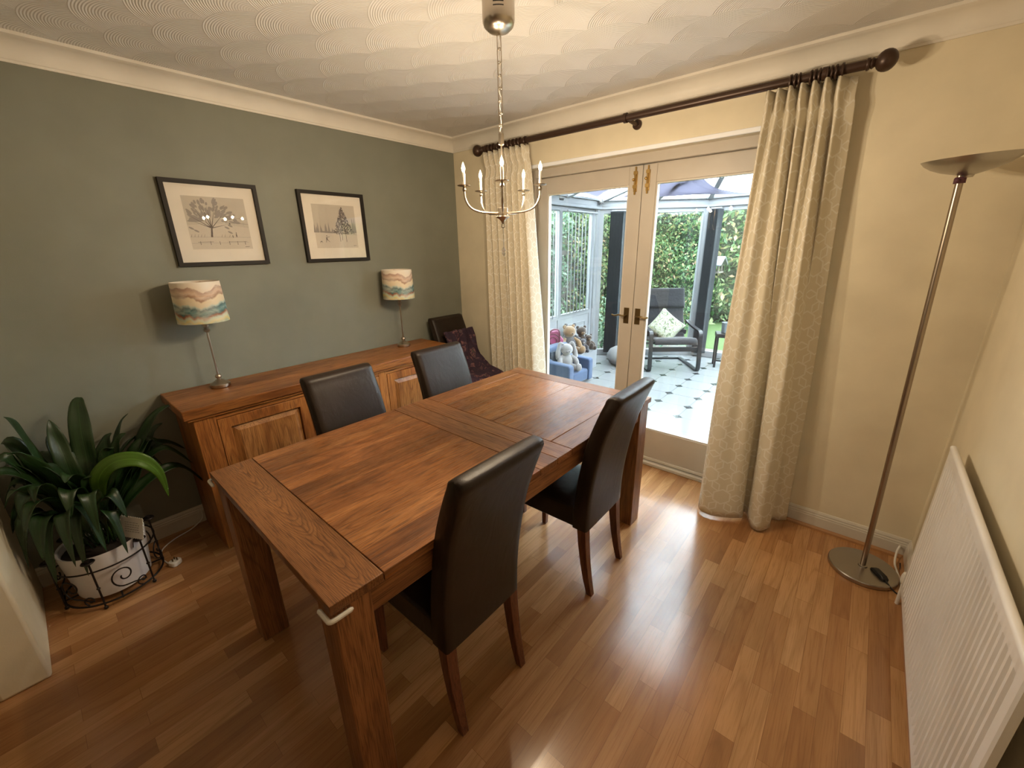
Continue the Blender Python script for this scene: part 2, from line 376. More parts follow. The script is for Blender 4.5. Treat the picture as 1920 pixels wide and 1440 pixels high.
# ------------------------------------------------------------------ mesh builder
class MB:
    def __init__(s): s.v = []; s.f = []; s.uv = []; s.M = Matrix.Identity(4)
    def add(s, vs, fs, uvs=None):
        b = len(s.v); s.v += [tuple(s.M @ Vector(p)) for p in vs]; s.f += [tuple(b+i for i in f) for f in fs]
        if uvs: s.uv += [uvs[i] for f in fs for i in f]
        return s
    def box(s, x0, x1, y0, y1, z0, z1):
        x0, x1 = sorted((x0, x1)); y0, y1 = sorted((y0, y1)); z0, z1 = sorted((z0, z1))
        return s.add([(x0,y0,z0),(x1,y0,z0),(x1,y1,z0),(x0,y1,z0),(x0,y0,z1),(x1,y0,z1),(x1,y1,z1),(x0,y1,z1)],
                     [(0,3,2,1),(4,5,6,7),(0,1,5,4),(1,2,6,5),(2,3,7,6),(3,0,4,7)])
    def hexa(s, b4, t4):
        return s.add(list(b4)+list(t4), [(0,3,2,1),(4,5,6,7),(0,1,5,4),(1,2,6,5),(2,3,7,6),(3,0,4,7)])
    def prism(s, poly, a0, a1, axis='z'):
        n = len(poly)
        f = {'z': lambda p, a: (p[0], p[1], a), 'y': lambda p, a: (p[0], a, p[1]), 'x': lambda p, a: (a, p[0], p[1])}[axis]
        return s.add([f(p, a0) for p in poly]+[f(p, a1) for p in poly],
                     [tuple(range(n))[::-1], tuple(range(n, 2*n))]+[(i, (i+1) % n, n+(i+1) % n, n+i) for i in range(n)])
    def lathe(s, prof, c=(0,0,0), n=24, axis='z', cap=True):
        vs = []; fs = []
        for r_, z_ in prof:
            for i in range(n):
                a = 2*PI*i/n; u, w = r_*math.cos(a), r_*math.sin(a)
                q = (u, w, z_) if axis == 'z' else (z_, u, w) if axis == 'x' else (w, z_, u)
                vs.append((q[0]+c[0], q[1]+c[1], q[2]+c[2]))
        for j in range(len(prof)-1):
            for i in range(n): fs.append((j*n+i, j*n+(i+1) % n, (j+1)*n+(i+1) % n, (j+1)*n+i))
        if cap:
            if prof[0][0] > 1e-6: fs.append(tuple(range(n))[::-1])
            if prof[-1][0] > 1e-6: fs.append(tuple((len(prof)-1)*n+i for i in range(n)))
        return s.add(vs, fs)
    def tube(s, path, r, n=8, closed=False, flat=None):
        pts = [Vector(p) for p in path]; m = len(pts)
        rad = r if isinstance(r, (list, tuple)) else [r]*m
        vs = []; fs = []; prev = None
        for i, p in enumerate(pts):
            if closed: d = pts[(i+1) % m]-pts[i-1]
            else: d = pts[min(i+1, m-1)]-pts[max(i-1, 0)]
            d.normalize()
            if prev is None:
                u = d.orthogonal().normalized() if abs(d.z) > .95 or flat is None else d.cross(Vector((0, 0, 1))).normalized()
            else:
                u = prev-d*prev.dot(d); u = u.normalized() if u.length > 1e-6 else d.orthogonal().normalized()
            prev = u; w = d.cross(u)
            for k in range(n):
                a = 2*PI*k/n; vs.append(p+(u*math.cos(a)+w*math.sin(a)*(flat or 1))*rad[i])
        for i in range(m if closed else m-1):
            j = (i+1) % m
            for k in range(n): fs.append((i*n+k, i*n+(k+1) % n, j*n+(k+1) % n, j*n+k))
        if not closed: fs += [tuple(range(n))[::-1], tuple((m-1)*n+k for k in range(n))]
        return s.add(vs, fs)
    def ball(s, c, r, sx=1, sy=1, sz=1, n=16, rot=None):
        vs = []; fs = []; m = n//2
        for j in range(m+1):
            a = PI*j/m
            for i in range(n):
                b = 2*PI*i/n; p = Vector((r*sx*math.sin(a)*math.cos(b), r*sy*math.sin(a)*math.sin(b), r*sz*math.cos(a)))
                if rot: p = rot @ p
                vs.append(p+Vector(c))
        for j in range(m):
            for i in range(n): fs.append((j*n+i, (j+1)*n+i, (j+1)*n+(i+1) % n, j*n+(i+1) % n))
        return s.add(vs, fs)
    def grid(s, fn, nu, nv, uvfn=None, thick=0):
        """surface fn(u,v) -> point, u,v in 0..1"""
        vs = [fn(i/nu, j/nv) for j in range(nv+1) for i in range(nu+1)]
        uv = [uvfn(i/nu, j/nv) for j in range(nv+1) for i in range(nu+1)] if uvfn else None
        fs = [(j*(nu+1)+i, j*(nu+1)+i+1, (j+1)*(nu+1)+i+1, (j+1)*(nu+1)+i) for j in range(nv) for i in range(nu)]
        return s.add(vs, fs, uv)
    def build(s, name, mat, parent=None, smooth=False, bevel=0, seg=2, sub=0, solid=0, world=False, origin=None, angle=35, shell_off=0):
        vs = [Vector(p) for p in s.v]
        if world and parent is not None:
            M = Matrix.Identity(4); q = parent
            while q is not None: M = q.matrix_basis @ M; q = q.parent
            Mi = M.inverted(); vs = [Mi @ p for p in vs]
        if origin is not None: vs = [p-Vector(origin) for p in vs]
        me = bpy.data.meshes.new(name); me.from_pydata([tuple(p) for p in vs], [], s.f)
        if s.uv:
            l = me.uv_layers.new(name='UVMap'); l.data.foreach_set('uv', [c for u in s.uv for c in u])
        bm = bmesh.new(); bm.from_mesh(me); bmesh.ops.remove_doubles(bm, verts=bm.verts, dist=1e-6)
        if not s.uv: bmesh.ops.recalc_face_normals(bm, faces=bm.faces)
        bm.to_mesh(me); bm.free()
        o = bpy.data.objects.new(name, me); COL.objects.link(o)
        me.materials.append(MATS[mat])
        if origin is not None: o.location = origin
        if parent is not None: o.parent = parent
        if bevel:
            b = o.modifiers.new('bevel', 'BEVEL'); b.width = bevel; b.segments = seg; b.limit_method = 'ANGLE'; b.angle_limit = R(40)
        if solid:
            b = o.modifiers.new('solid', 'SOLIDIFY'); b.thickness = solid; b.offset = shell_off
        if sub:
            b = o.modifiers.new('sub', 'SUBSURF'); b.levels = sub; b.render_levels = sub
        if smooth or bevel or sub:
            me.shade_smooth()
            if not sub: me.set_sharp_from_angle(angle=R(angle if not bevel else 60))
        return o
def box(*a): return MB().box(*a)
def tag(o, label=None, cat=None, group=None, kind=None):
    if label: o['label'] = label
    if cat: o['category'] = cat
    if group: o['group'] = group
    if kind: o['kind'] = kind
    return o
def thing(name, label, cat, loc=(0, 0, 0), rz=0, group=None):
    o = bpy.data.objects.new(name, None); COL.objects.link(o); o.location = loc; o.rotation_euler = (0, 0, rz)
    o.empty_display_size = .1
    return tag(o, label, cat, group)
def struct(o, label=None, cat=None): return tag(o, label, cat, kind='structure')
def copy_tree(o, parent=None):
    c = o.copy(); COL.objects.link(c); c.parent = parent
    for ch in [q for q in bpy.data.objects if q.parent == o]: copy_tree(ch, c)
    return c
def spline(pts, n=8):
    P_ = [Vector(p) for p in pts]; out = []
    for i in range(len(P_)-1):
        a, b, c, d = P_[max(i-1, 0)], P_[i], P_[i+1], P_[min(i+2, len(P_)-1)]
        for k in range(n):
            t = k/n; out.append(.5*((2*b)+(c-a)*t+(2*a-5*b+4*c-d)*t*t+(3*b-a-3*c+d)*t**3))
    out.append(P_[-1]); return out

# ================================================================== THE ROOM
ZC, WX, YB = 2.40, 3.262, -6.6           # ceiling, right wall, far end of the lounge behind the camera
DX0, DX1, DZ = .745, 2.495, 2.098        # garden door opening
struct(box(-.12, WX+.12, YB, .20, -.12, 0).build('floor', 'laminate'), 'honey coloured three-strip laminate floor of the dining room', 'floor')
struct(box(-.12, WX+.12, YB, .20, ZC, ZC+.12).build('ceiling', 'artex'), 'white ceiling with overlapping combed plaster fans', 'ceiling')
struct(box(-.12, 0, YB, .30, 0, ZC).build('wall_left', 'green_paint'), 'sage green painted wall behind the sideboard', 'wall')
w = MB(); w.box(0, DX0, 0, .26, 0, ZC).box(DX1, WX, 0, .26, 0, ZC).box(DX0, DX1, 0, .26, DZ, ZC)
struct(w.build('wall_back', 'cream_paint'), 'cream wall around the garden doors', 'wall')
struct(box(WX, WX+.12, YB, .26, 0, ZC).build('wall_right', 'cream_paint'), 'cream wall behind the radiator', 'wall')
struct(box(-.12, WX+.12, YB-.12, YB, 0, ZC).build('wall_front', 'cream_paint'), 'far wall behind the viewer', 'wall')
struct(box(0, .708, -3.05, -2.913, 0, ZC).build('wall_stub', 'cream_paint', bevel=.012), 'cream end of the dividing wall beside the plant', 'wall')

def cornice(name, p0, p1, inward):
    prof = []                              # (distance from wall, z)
    prof += [(0, 2.306), (.006, 2.306), (.008, 2.316)]
    for k in range(9):
        a = PI/2*k/8; prof.append((.010+.062*(1-math.cos(a)), 2.318+.066*math.sin(a)))
    prof += [(.076, 2.386), (.084, 2.388), (.084, ZC), (0, ZC)]
    P0, P1, I = Vector(p0), Vector(p1), Vector(inward); d = (P1-P0).normalized()
    n = len(prof); vs = []
    for Q, s_ in ((P0, 1), (P1, -1)):
        for a, z in prof: q = Q+I*a; vs.append((q.x, q.y, z))
    fs = [(i, (i+1) % n, n+(i+1) % n, n+i) for i in range(n)]+[tuple(range(n))[::-1], tuple(range(n, 2*n))]
    return struct(MB().add(vs, fs).build(name, 'cornice_white', smooth=True, angle=28), 'coved plaster cornice', 'cornice')
tag(cornice('trim_1', (0, YB, 0), (0, 0, 0), (1, 0, 0)), 'plaster cove cornice above the green wall')
tag(cornice('trim_2', (0, 0, 0), (WX, 0, 0), (0, -1, 0)), 'plaster cove cornice above the garden doors')
tag(cornice('trim_3', (WX, 0, 0), (WX, YB, 0), (-1, 0, 0)), 'plaster cove cornice above the radiator wall')

def skirting(name, lab, p0, p1, inward):
    prof = [(0, 0), (.015, 0), (.015, .072), (.013, .076), (.013, .084), (.010, .088), (.010, .096), (.005, .106), (0, .108)]
    P0, P1, I = Vector(p0), Vector(p1), Vector(inward); n = len(prof); vs = []
    for Q in (P0, P1):
        for a, z in prof: q = Q+I*a; vs.append((q.x, q.y, z))
    fs = [(i, (i+1) % n, n+(i+1) % n, n+i) for i in range(n)]+[tuple(range(n))[::-1], tuple(range(n, 2*n))]
    struct(MB().add(vs, fs).build(name, 'satin_white'), lab, 'skirting board')
skirting('baseboard_left', 'white skirting board below the green wall', (0, -2.913, 0), (0, 0, 0), (1, 0, 0))
skirting('baseboard_back', 'white skirting board right of the garden doors', (DX1+.005, 0, 0), (WX, 0, 0), (0, -1, 0))
skirting('baseboard_corner', 'white skirting board left of the garden doors', (.015, 0, 0), (DX0-.005, 0, 0), (0, -1, 0))
skirting('baseboard_right', 'white skirting board below the radiator', (WX, -.015, 0), (WX, -5.0, 0), (-1, 0, 0))
struct(MB().prism([(-.015, 0), (-.031, 0), (-.029, .010), (-.022, .017), (-.015, .018)], DX1+.005, WX-.015, 'x').build('trim_4', 'oak_strip'), 'wood scotia bead along the skirting by the floor lamp', 'floor trim')
struct(MB().prism([(WX-.015, 0), (WX-.031, 0), (WX-.029, .010), (WX-.022, .017), (WX-.015, .018)], -4.5, -.031, 'y').build('trim_5', 'oak_strip'), 'wood scotia bead under the radiator', 'floor trim')

# ---------------- garden doors
struct(box(.80, DX1, -.012, -.0005, 2.092, 2.116).build('trim_13', 'lintel_white', bevel=.003), 'thin bluish-white strip along the lintel above the garden doors', 'lintel strip')
DY = .118                                   # front face of the leaves
fr = MB()
fr.box(DX0, DX0+.042, .085, .175, 0, DZ).box(DX1-.042, DX1, .085, .175, 0, DZ).box(DX0+.042, DX1-.042, .085, .175, 2.041, DZ)
dj = struct(fr.build('trim_6', 'door_white', bevel=.003), 'cream painted frame around the garden doors', 'door frame')
struct(box(DX0+.042, DX1-.042, .08, .20, 0, .026).build('trim_7', 'satin_white', bevel=.004), 'painted sill under the garden doors', 'door sill')
MX = 1.6186
def leaf(name, x0, x1, hinge_left, lab):
    root = thing(name, lab, 'door', ((x0+x1)/2, DY+.02, .03)); struct(root)
    y0, y1 = DY, DY+.042
    st = .090; gx0, gx1, gz0, gz1 = x0+st, x1-st, .270, 1.929
    f = MB().box(x0, gx0, y0, y1, .03, 2.037).box(gx1, x1, y0, y1, .03, 2.037).box(gx0, gx1, y0, y1, .03, gz0).box(gx0, gx1, y0, y1, gz1, 2.037)
    f.build('door_frame', 'door_white', root, bevel=.003, world=True)
    b = MB()                                # glazing bead
    for a in ((gx0, gx0+.009, gz0, gz1), (gx1-.009, gx1, gz0, gz1), (gx0+.009, gx1-.009, gz0, gz0+.009), (gx0+.009, gx1-.009, gz1-.009, gz1)):
        b.box(a[0], a[1], y0+.004, y1-.004, a[2], a[3])
    b.build('glazing_bead', 'satin_white', root, bevel=.002, world=True)
    MB().box(gx0+.006, gx1-.006, y0+.018, y0+.022, gz0+.006, gz1-.006).build('glass_pane', 'glass', root, world=True)
    MB().box(x0+.02, x1-.02, y0-.014, y0, .032, .052).build('weather_bar', 'satin_white', root, bevel=.003, world=True)
    cx = (x1-.044) if hinge_left else (x0+.036)
    # lever handle on a plate
    pl = MB().box(cx-.019, cx+.019, y0-.004, y0, 1.032, 1.142).build('handle_plate', 'dark_brass', root, bevel=.0015, world=True)
    s_ = -1 if hinge_left else 1
    MB().tube(spline([(cx, y0-.004, 1.09), (cx, y0-.035, 1.09), (cx+s_*.012, y0-.042, 1.09), (cx+s_*.04, y0-.043, 1.094), (cx+s_*.07, y0-.043, 1.086), (cx+s_*.092, y0-.040, 1.093)], 5), .0062, 8).build('handle_lever', 'dark_brass', pl, smooth=True, world=True)
    # surface bolt at the top
    bt = MB().box(cx-.012, cx+.012, y0-.004, y0, 1.885, 2.00).build('bolt_plate', 'brass', root, bevel=.0015, world=True)
    MB().lathe([(.0045, 1.868), (.0060, 1.875), (.005, 1.885), (.0045, 1.99), (.0045, 2.03)], (cx, y0-.009, 0), 10).box(cx-.011, cx+.011, y0-.017, y0-.003, 1.985, 2.005).box(cx-.012, cx+.012, y0-.017, y0-.003, 1.905, 1.925).build('bolt_rod', 'brass', bt, smooth=True, world=True)
    MB().ball((cx-.006, y0-.022, 1.955), .0095, n=10).build('bolt_knob', 'brass', bt, smooth=True, world=True)
    return root
leaf('door_1', DX0+.045, MX-.0015, True, 'left leaf of the cream glazed garden doors')
leaf('door_2', MX+.0015, DX1-.045, False, 'right leaf of the cream glazed garden doors, beside the long curtain')

# ---------------- curtain pole
RZ, RY = 2.257, -.10
pole = thing('curtain_pole', 'dark bronze curtain pole with ball finials over the garden doors', 'curtain pole', (1.56, RY, RZ))
MB().lathe([(.0185, .445), (.0185, 2.66)], (0, RY, RZ), 20, 'x').build('rod', 'bronze', pole, smooth=True, world=True)
for sx, x0 in ((-1, .447), (1, 2.658)):
    pr = [(.017, 0), (.023, .004), (.023, .012), (.017, .016), (.021, .022), (.017, .028), (.012, .034)]
    for k in range(1, 11): a = PI*k/10; pr.append((max(.040*math.sin(a), .001), .066-.037*math.cos(a)))
    MB().lathe([(r_, x0+sx*z_) for r_, z_ in pr], (0, RY, RZ), 18, 'x').build('finial', 'bronze', pole, smooth=True, world=True, angle=60)
for bx in (.475, 1.585, 2.52):
    b = MB().lathe([(.026, bx-.009), (.026, bx+.009)], (0, RY, RZ), 18, 'x').tube([(bx+.018, RY, RZ-.012), (bx+.03, RY+.05, RZ-.022), (bx+.03, 0, RZ-.022)], .011, 10)
    b.lathe([(.027, -.012), (.027, -.001)], (bx+.03, 0, RZ-.022), 18, 'y').build('bracket', 'bronze', pole, smooth=True, world=True)

# ---------------- curtains
def curtain(name, lab, top, bot, z0, z1, rings):
    """top/bot: lists of (x,y) control points of the cloth's path, same count"""
    n = 8; A = spline([(p[0], p[1], 0) for p in top], n); B = spline([(p[0], p[1], 0) for p in bot], n); N = len(A)-1
    L = [0]
    for i in range(N): L.append(L[-1]+(B[i+1]-B[i]).length)
    rows = 60
    def fn(u, v):
        i = u*N; k = min(int(i), N-1); f = i-k
        a = A[k].lerp(A[k+1], f); b = B[k].lerp(B[k+1], f)
        h = v                                # 0 bottom .. 1 top
        mixf = (1-h)**.85
        if h > .955: mixf *= .25
        p = a.lerp(b, mixf)
        # the heading fans out again above the pinched pleats
        pinch = math.exp(-((h-.945)/.02)**2)
        wob = .006*math.sin(9*h+u*23)*(1-h)
        cy = RY+.02
        yy = cy+(p.y-cy)*(1-.45*pinch)+wob
        return (p.x+wob*.7, min(yy, -.008), z0+(z1-z0)*h)
    def uv(u, v):
        i = u*N; k = min(int(i), N-1); return ((L[k]+(L[k+1]-L[k])*(i-k)), (z1-z0)*v)
    root = thing(name, lab, 'curtain', (sum(p[0] for p in bot)/len(bot), RY, z0))
    MB().grid(fn, N, rows, uv).build('cloth', 'jacquard', root, smooth=True, world=True, sub=0, solid=.003, angle=180)
    for x in rings:
        path = [(x+random.uniform(-.002, .002), RY+.0265*math.cos(a), RZ-.004+.0265*math.sin(a)) for a in [2*PI*k/18 for k in range(18)]]
        MB().tube(path, .0045, 8, True).build('ring', 'bronze', root, smooth=True, world=True)
    return root
tR, bR = [], []
ctl_t = [2.300, 2.315, 2.335, 2.355, 2.380, 2.400, 2.425, 2.445, 2.470, 2.490, 2.515, 2.535, 2.560, 2.580, 2.605, 2.640]
yt = [-.10, -.13, -.075, -.135, -.07, -.135, -.07, -.14, -.07, -.135, -.07, -.14, -.07, -.12, -.08, -.06]
bRp = [(2.292, -.155), (2.288, -.205), (2.318, -.262), (2.375, -.272), (2.440, -.255), (2.500, -.222), (2.532, -.175), (2.518, -.115), (2.545, -.120), (2.562, -.185), (2.592, -.248), (2.640, -.252), (2.675, -.185), (2.664, -.110), (2.700, -.085), (2.742, -.045)]
curtain('curtain', 'long cream patterned curtain hanging right of the garden doors', list(zip(ctl_t, yt)), bRp, .016, 2.232,
        [2.395, 2.412, 2.428, 2.470, 2.487, 2.503, 2.53, 2.546, 2.561, 2.582])
ctl_l = [.470+.388*i/15 for i in range(16)]
bLp = [(.455+.57*i/15, (-.030 if i % 2 else (-.088 if .455+.57*i/15 < .72 else -.165))+random.uniform(-.008, .008)) for i in range(16)]
curtain('curtain', 'cream patterned curtain gathered left of the garden doors', [(x, -.075 if i % 2 else -.135) for i, x in enumerate(ctl_l)], bLp, .016, 2.232,
        [.515, .545, .60, .66, .70, .735, .77, .80, .845])

# ================================================================== DINING TABLE
TH, TZ = -.0138, .7756
TX, TY, TW, TL = 1.085, -2.3319, .9524, 1.80
tb = thing('dining_table', 'long dark oak dining table in the middle of the room', 'table', (TX, TY, 0), TH)
t0, t1 = TZ-.028, TZ
g = .0012
def board(name, x0, x1, y0, y1, mat, z=t1): return MB().box(x0+g, x1-g, y0+g, y1-g, t0, z).build(name, mat, tb, bevel=.0018)
board('end_board', 0, TW, 0, .145, 'oak_cathedral'); board('tabletop_panel', 0, TW, .145, .808, 'oak_staves')
board('cross_board', 0, TW, .808, .918, 'oak_end'); board('cross_board', 0, TW, .918, 1.020, 'oak_x')
board('edge_board', 0, .094, 1.020, 1.700, 'oak_y'); board('tabletop_panel', .094, .500, 1.020, 1.700, 'oak_panel')
board('tabletop_panel', .500, .842, 1.020, 1.700, 'oak_panel'); board('edge_board', .842, TW, 1.020, 1.700, 'oak_y')
board('end_board', 0, TW, 1.700, TL, 'oak_x')
for x0 in (.018, TW-.018-.025): MB().box(x0, x0+.025, .11, TL-.11, .662, t0-.0005).build('apron', 'oak_y', tb, bevel=.002)
for y0 in (.045, TL-.045-.025): MB().box(.11, TW-.11, y0, y0+.025, .662, t0-.0005).build('apron', 'oak_x', tb, bevel=.002)
for x0 in (.010, TW-.010-.098):
    for y0 in (.012, TL-.012-.098): MB().box(x0, x0+.098, y0, y0+.098, 0, t0-.0005).build('leg', 'oak_z', tb, bevel=.004)
def guard(lab, cx, cy, sx, sy):
    M = Matrix.Translation((TX, TY, 0)) @ Matrix.Rotation(TH, 4, 'Z'); e = .006; zz = TZ-.036
    pts = [(cx-sx*.050, cy-e*.9*sy*-1*-1 if 0 else cy+sy*-e*0+(-e if sy > 0 else e), zz)]
    pts = [(cx+sx*.052, cy-sy*e, zz), (cx+sx*.01, cy-sy*e, zz), (cx-sx*e*.4, cy-sy*e*.7, zz), (cx-sx*e, cy+sy*.01, zz), (cx-sx*e, cy+sy*.052, zz)]
    o = MB(); o.M = M; o.tube(spline(pts, 6), [.003]+[.0062]*23+[.003], 10)
    tag(o.build('corner_guard', 'plastic_white', smooth=True, origin=tuple(M @ Vector((cx, cy, zz)))), lab, 'corner guard')
guard('white foam guard on the table corner nearest the viewer', TW, 0, -1, 1)
guard('white foam guard on the table corner nearest the plant', 0, 0, 1, 1)

# ================================================================== DINING CHAIRS
def make_chair(lab):
    """local: x grows towards the back of the chair, 0 = outer face of the back at seat height"""
    c = thing('dining_chair', lab, 'chair', group='brown leather dining chairs')
    w2 = .176
    # backrest: side outline swept across, puffed
    out = [(-.002, .345), (.002, .48), (.018, .62), (.048, .78), (.086, .90), (.118, .985)]
    inn = [(-.072, .345), (-.066, .48), (-.048, .62), (-.016, .78), (.024, .90), (.054, .972)]
    b = MB(); ns = 14
    def ring(k, f):
        return None
    prof = spline([(x, 0, z) for x, z in out], 3)+spline([(.118, 0, .985), (.112, 0, 1.000), (.085, 0, 1.004), (.062, 0, .992), (.054, 0, .972)], 3)[1:-1]+spline([(x, 0, z) for x, z in inn[::-1]], 3)
    m = len(prof); vs = []; fs = []
    ys = [-w2, -w2+.006, -w2+.03, -w2*.5, 0, w2*.5, w2-.03, w2-.006, w2]
    cx = [(-.037 + (p.z-.345)**1.6*.25) for p in prof]
    for y in ys:
        e = 1-abs(y)/w2
        puff = .010*math.sqrt(max(0, 1-(abs(y)/w2)**4))
        for i, p in enumerate(prof):
            mid = -.037+max(0, p.z-.5)**1.5*.36
            sx = (1 if p.x > mid else -1)
            edge = .004 if abs(y) > w2-.004 else 0
            vs.append((p.x+sx*(puff*.5)-sx*edge, y*(1-.03*max(0, p.z-.5)), p.z-edge*(1 if p.z > .9 else 0)))
    for j in range(len(ys)-1):
        for i in range(m): fs.append((j*m+i, j*m+(i+1) % m, (j+1)*m+(i+1) % m, (j+1)*m+i))
    fs += [tuple(range(m))[::-1], tuple((len(ys)-1)*m+i for i in range(m))]
    b.add(vs, fs); b.build('backrest', 'leather', c, smooth=True, angle=50)
    s_ = MB(); nx = 12
    def seat(u, v):
        x = -.475+.415*u; y = (-w2+2*w2*v)
        dome = .022*(1-(2*u-1)**4)*(1-(2*v-1)**4)
        return (x, y*(1.02-.02*u), .452+dome)
    N = 12; vs = [seat(i/N, j/N) for j in range(N+1) for i in range(N+1)]
    nb = len(vs); vs += [(p[0], p[1], .350) for p in vs]
    fs = [(j*(N+1)+i, j*(N+1)+i+1, (j+1)*(N+1)+i+1, (j+1)*(N+1)+i) for j in range(N) for i in range(N)]
    fs += [tuple(nb+q for q in f[::-1]) for f in fs]
    bd = [i for i in range(N)]+[N+j*(N+1) for j in range(N)]+[N*(N+1)+N-i for i in range(N)]+[(N-j)*(N+1) for j in range(N)]
    fs += [(bd[k], nb+bd[k], nb+bd[(k+1) % len(bd)], bd[(k+1) % len(bd)]) for k in range(len(bd))]
    s_.add(vs, fs).build('seat', 'leather', c, smooth=True, bevel=.009, seg=3)
    for sy in (-1, 1):
        y0 = sy*(w2-.022)
        def leg(path, sz):
            q = MB(); n = len(path); V = []
            for (x, z), h in zip(path, sz): V += [(x-h, y0-h, z), (x+h, y0-h, z), (x+h, y0+h, z), (x-h, y0+h, z)]
            F = [(4*i+k, 4*i+(k+1) % 4, 4*i+4+(k+1) % 4, 4*i+4+k) for i in range(n-1) for k in range(4)]+[(3, 2, 1, 0), tuple(4*(n-1)+k for k in range(4))]
            return q.add(V, F)
        leg([(.026, 0), (.010, .07), (-.006, .16), (-.018, .26), (-.026, .352)], [.0135, .016, .018, .020, .0215]).build('leg', 'leg_wood', c, smooth=True, bevel=.002)
        leg([(-.447, 0), (-.447, .18), (-.447, .352)], [.0125, .016, .019]).build('leg', 'leg_wood', c, smooth=True, bevel=.002)
    return c
ch = make_chair('brown leather dining chair nearest the viewer, right side of the table')
cl = [copy_tree(ch) for _ in range(4)]
spots = [(ch, 2.058, -1.866, 0, None), (cl[0], 2.092, -1.085, R(1), 'brown leather dining chair by the garden doors, right side of the table, creased back'),
         (cl[1], 1.030, -1.712, PI+R(1), 'brown leather dining chair between table and sideboard, nearer the plant'),
         (cl[2], 1.030, -1.088, PI, 'brown leather dining chair between table and sideboard, nearer the curtain'),
         (cl[3], .185, -.285, PI, 'brown leather dining chair in the corner with dark floral cloth draped over it')]
for o, x, y, rz, lab in spots:
    o.location = (x, y, 0); o.rotation_euler = (0, 0, rz)
    if lab: o['label'] = lab

# dark floral clothes on the corner chair
def cloth_fn(u, v):
    y = -.285+(v-.5)*.33+.012*math.sin(u*19)
    path = [(.245, .900), (.262, .82), (.285, .72), (.30, .645), (.335, .585), (.40, .555), (.48, .545), (.56, .525), (.645, .495), (.668, .43), (.672, .33)]
    i = u*(len(path)-1); k = min(int(i), len(path)-2); f = i-k
    x = path[k][0]*(1-f)+path[k+1][0]*f; z = path[k][1]*(1-f)+path[k+1][1]*f
    bul = .07*max(0, math.sin(PI*min(1, max(0, (u-.15)/.7))))*(.4+.6*v)
    fold = .012*math.sin(v*21+u*9)+.008*math.sin(v*37-u*14)
    return (x+bul*.7+fold, y+.02*math.sin(u*6), z+bul*.55+fold*.5)
cg = MB().grid(cloth_fn, 50, 30)
tag(cg.build('floral_cloth', 'floral_dark', smooth=True, solid=.006, angle=180, origin=(.45, -.285, .5)), 'dark purple floral cloth draped over the corner chair', 'cloth')

# ================================================================== SIDEBOARD
sb = thing('sideboard', 'wide oak sideboard along the green wall', 'sideboard', (.22, -1.38, 0))
Y0, Y1, XF, ZT = -2.228, -.535, .424, .776
tp = MB().prism([(.012, .833), (.012, .795), (.395, .776), (.430, .776), (.446, .786), (.448, .800), (.448, .829), (.444, .833)], -2.266, -.498, 'y')
tp = MB().box(.012, .448, -2.266, -.498, .784, .834)
tp.build('top', 'side_y', sb, bevel=.004, world=True)
MB().box(.014, .436, -2.250, -.514, .768, .7835).build('top_moulding', 'side_h', sb, bevel=.004, world=True)
MB().box(.02, XF-.02, Y0, Y0+.024, .0, ZT-.008).build('side_panel', 'side_z', sb, bevel=.002, world=True)
MB().box(.02, XF-.02, Y1-.024, Y1, .0, ZT-.008).build('side_panel', 'side_z', sb, bevel=.002, world=True)
MB().box(.015, .03, Y0+.024, Y1-.024, .06, ZT-.008).build('back_panel', 'side_z', sb, world=True)
MB().box(.03, XF-.03, Y0+.024, Y1-.024, .085, .105).build('bottom_panel', 'side_y', sb, world=True)
for a, b in ((Y0, Y0+.095), (-1.665, -1.605), (-1.185, -1.125), (Y1-.095, Y1)): MB().box(XF-.03, XF, a, b, 0 if a in (Y0, Y1-.095) else .07, ZT-.008).build('stile', 'side_z', sb, bevel=.003, world=True)
MB().box(XF-.028, XF-.002, Y0+.095, Y1-.095, .745, ZT-.008).build('top_rail', 'side_h', sb, bevel=.002, world=True)
MB().box(XF-.028, XF-.002, Y0+.095, Y1-.095, .07, .115).build('bottom_rail', 'side_h', sb, bevel=.002, world=True)
def cab_door(a, b, z0=.118, z1=.742, knob=None):
    a += .002; b -= .002; x1 = XF+.002; x0 = XF-.020; s_ = .054
    V = [(x, y_, z_) for x in (x0, x1) for y_, z_ in ((a, z0), (b, z0), (b, z1), (a, z1), (a+s_, z0+s_), (b-s_, z0+s_), (b-s_, z1-s_), (a+s_, z1-s_))]
    Fq = []
    for i in range(4):
        j = (i+1) % 4; Fq += [(i, j, 4+j, 4+i), (8+i, 12+i, 12+j, 8+j), (i, 8+i, 8+j, j), (4+i, 4+j, 12+j, 12+i)]
    root = MB().add(V, Fq).build('door', 'side_z', sb, bevel=.002, world=True)
    p = MB(); ya, yb, za, zb = a+s_, b-s_, z0+s_, z1-s_; m_ = .034
    p.add([(x0+.004, ya, za), (x0+.004, yb, za), (x0+.004, yb, zb), (x0+.004, ya, zb), (x1-.004, ya+m_, za+m_), (x1-.004, yb-m_, za+m_), (x1-.004, yb-m_, zb-m_), (x1-.004, ya+m_, zb-m_),
           (x0, ya, za), (x0, yb, za), (x0, yb, zb), (x0, ya, zb)],
          [(4, 5, 6, 7), (0, 1, 5, 4), (1, 2, 6, 5), (2, 3, 7, 6), (3, 0, 4, 7), (8, 9, 1, 0), (9, 10, 2, 1), (10, 11, 3, 2), (11, 8, 0, 3), (11, 10, 9, 8)])
    p.build('raised_panel', 'side_panel', root, world=True)
    if knob: MB().lathe([(.006, 0), (.006, .012), (.013, .018), (.014, .024), (.008, .028)], (x1, knob, .46), 14, 'x').build('knob', 'dark_brass', root, smooth=True, world=True)
cab_door(Y0+.095, -1.665, knob=-1.70); cab_door(-1.125, Y1-.095, knob=-1.09)
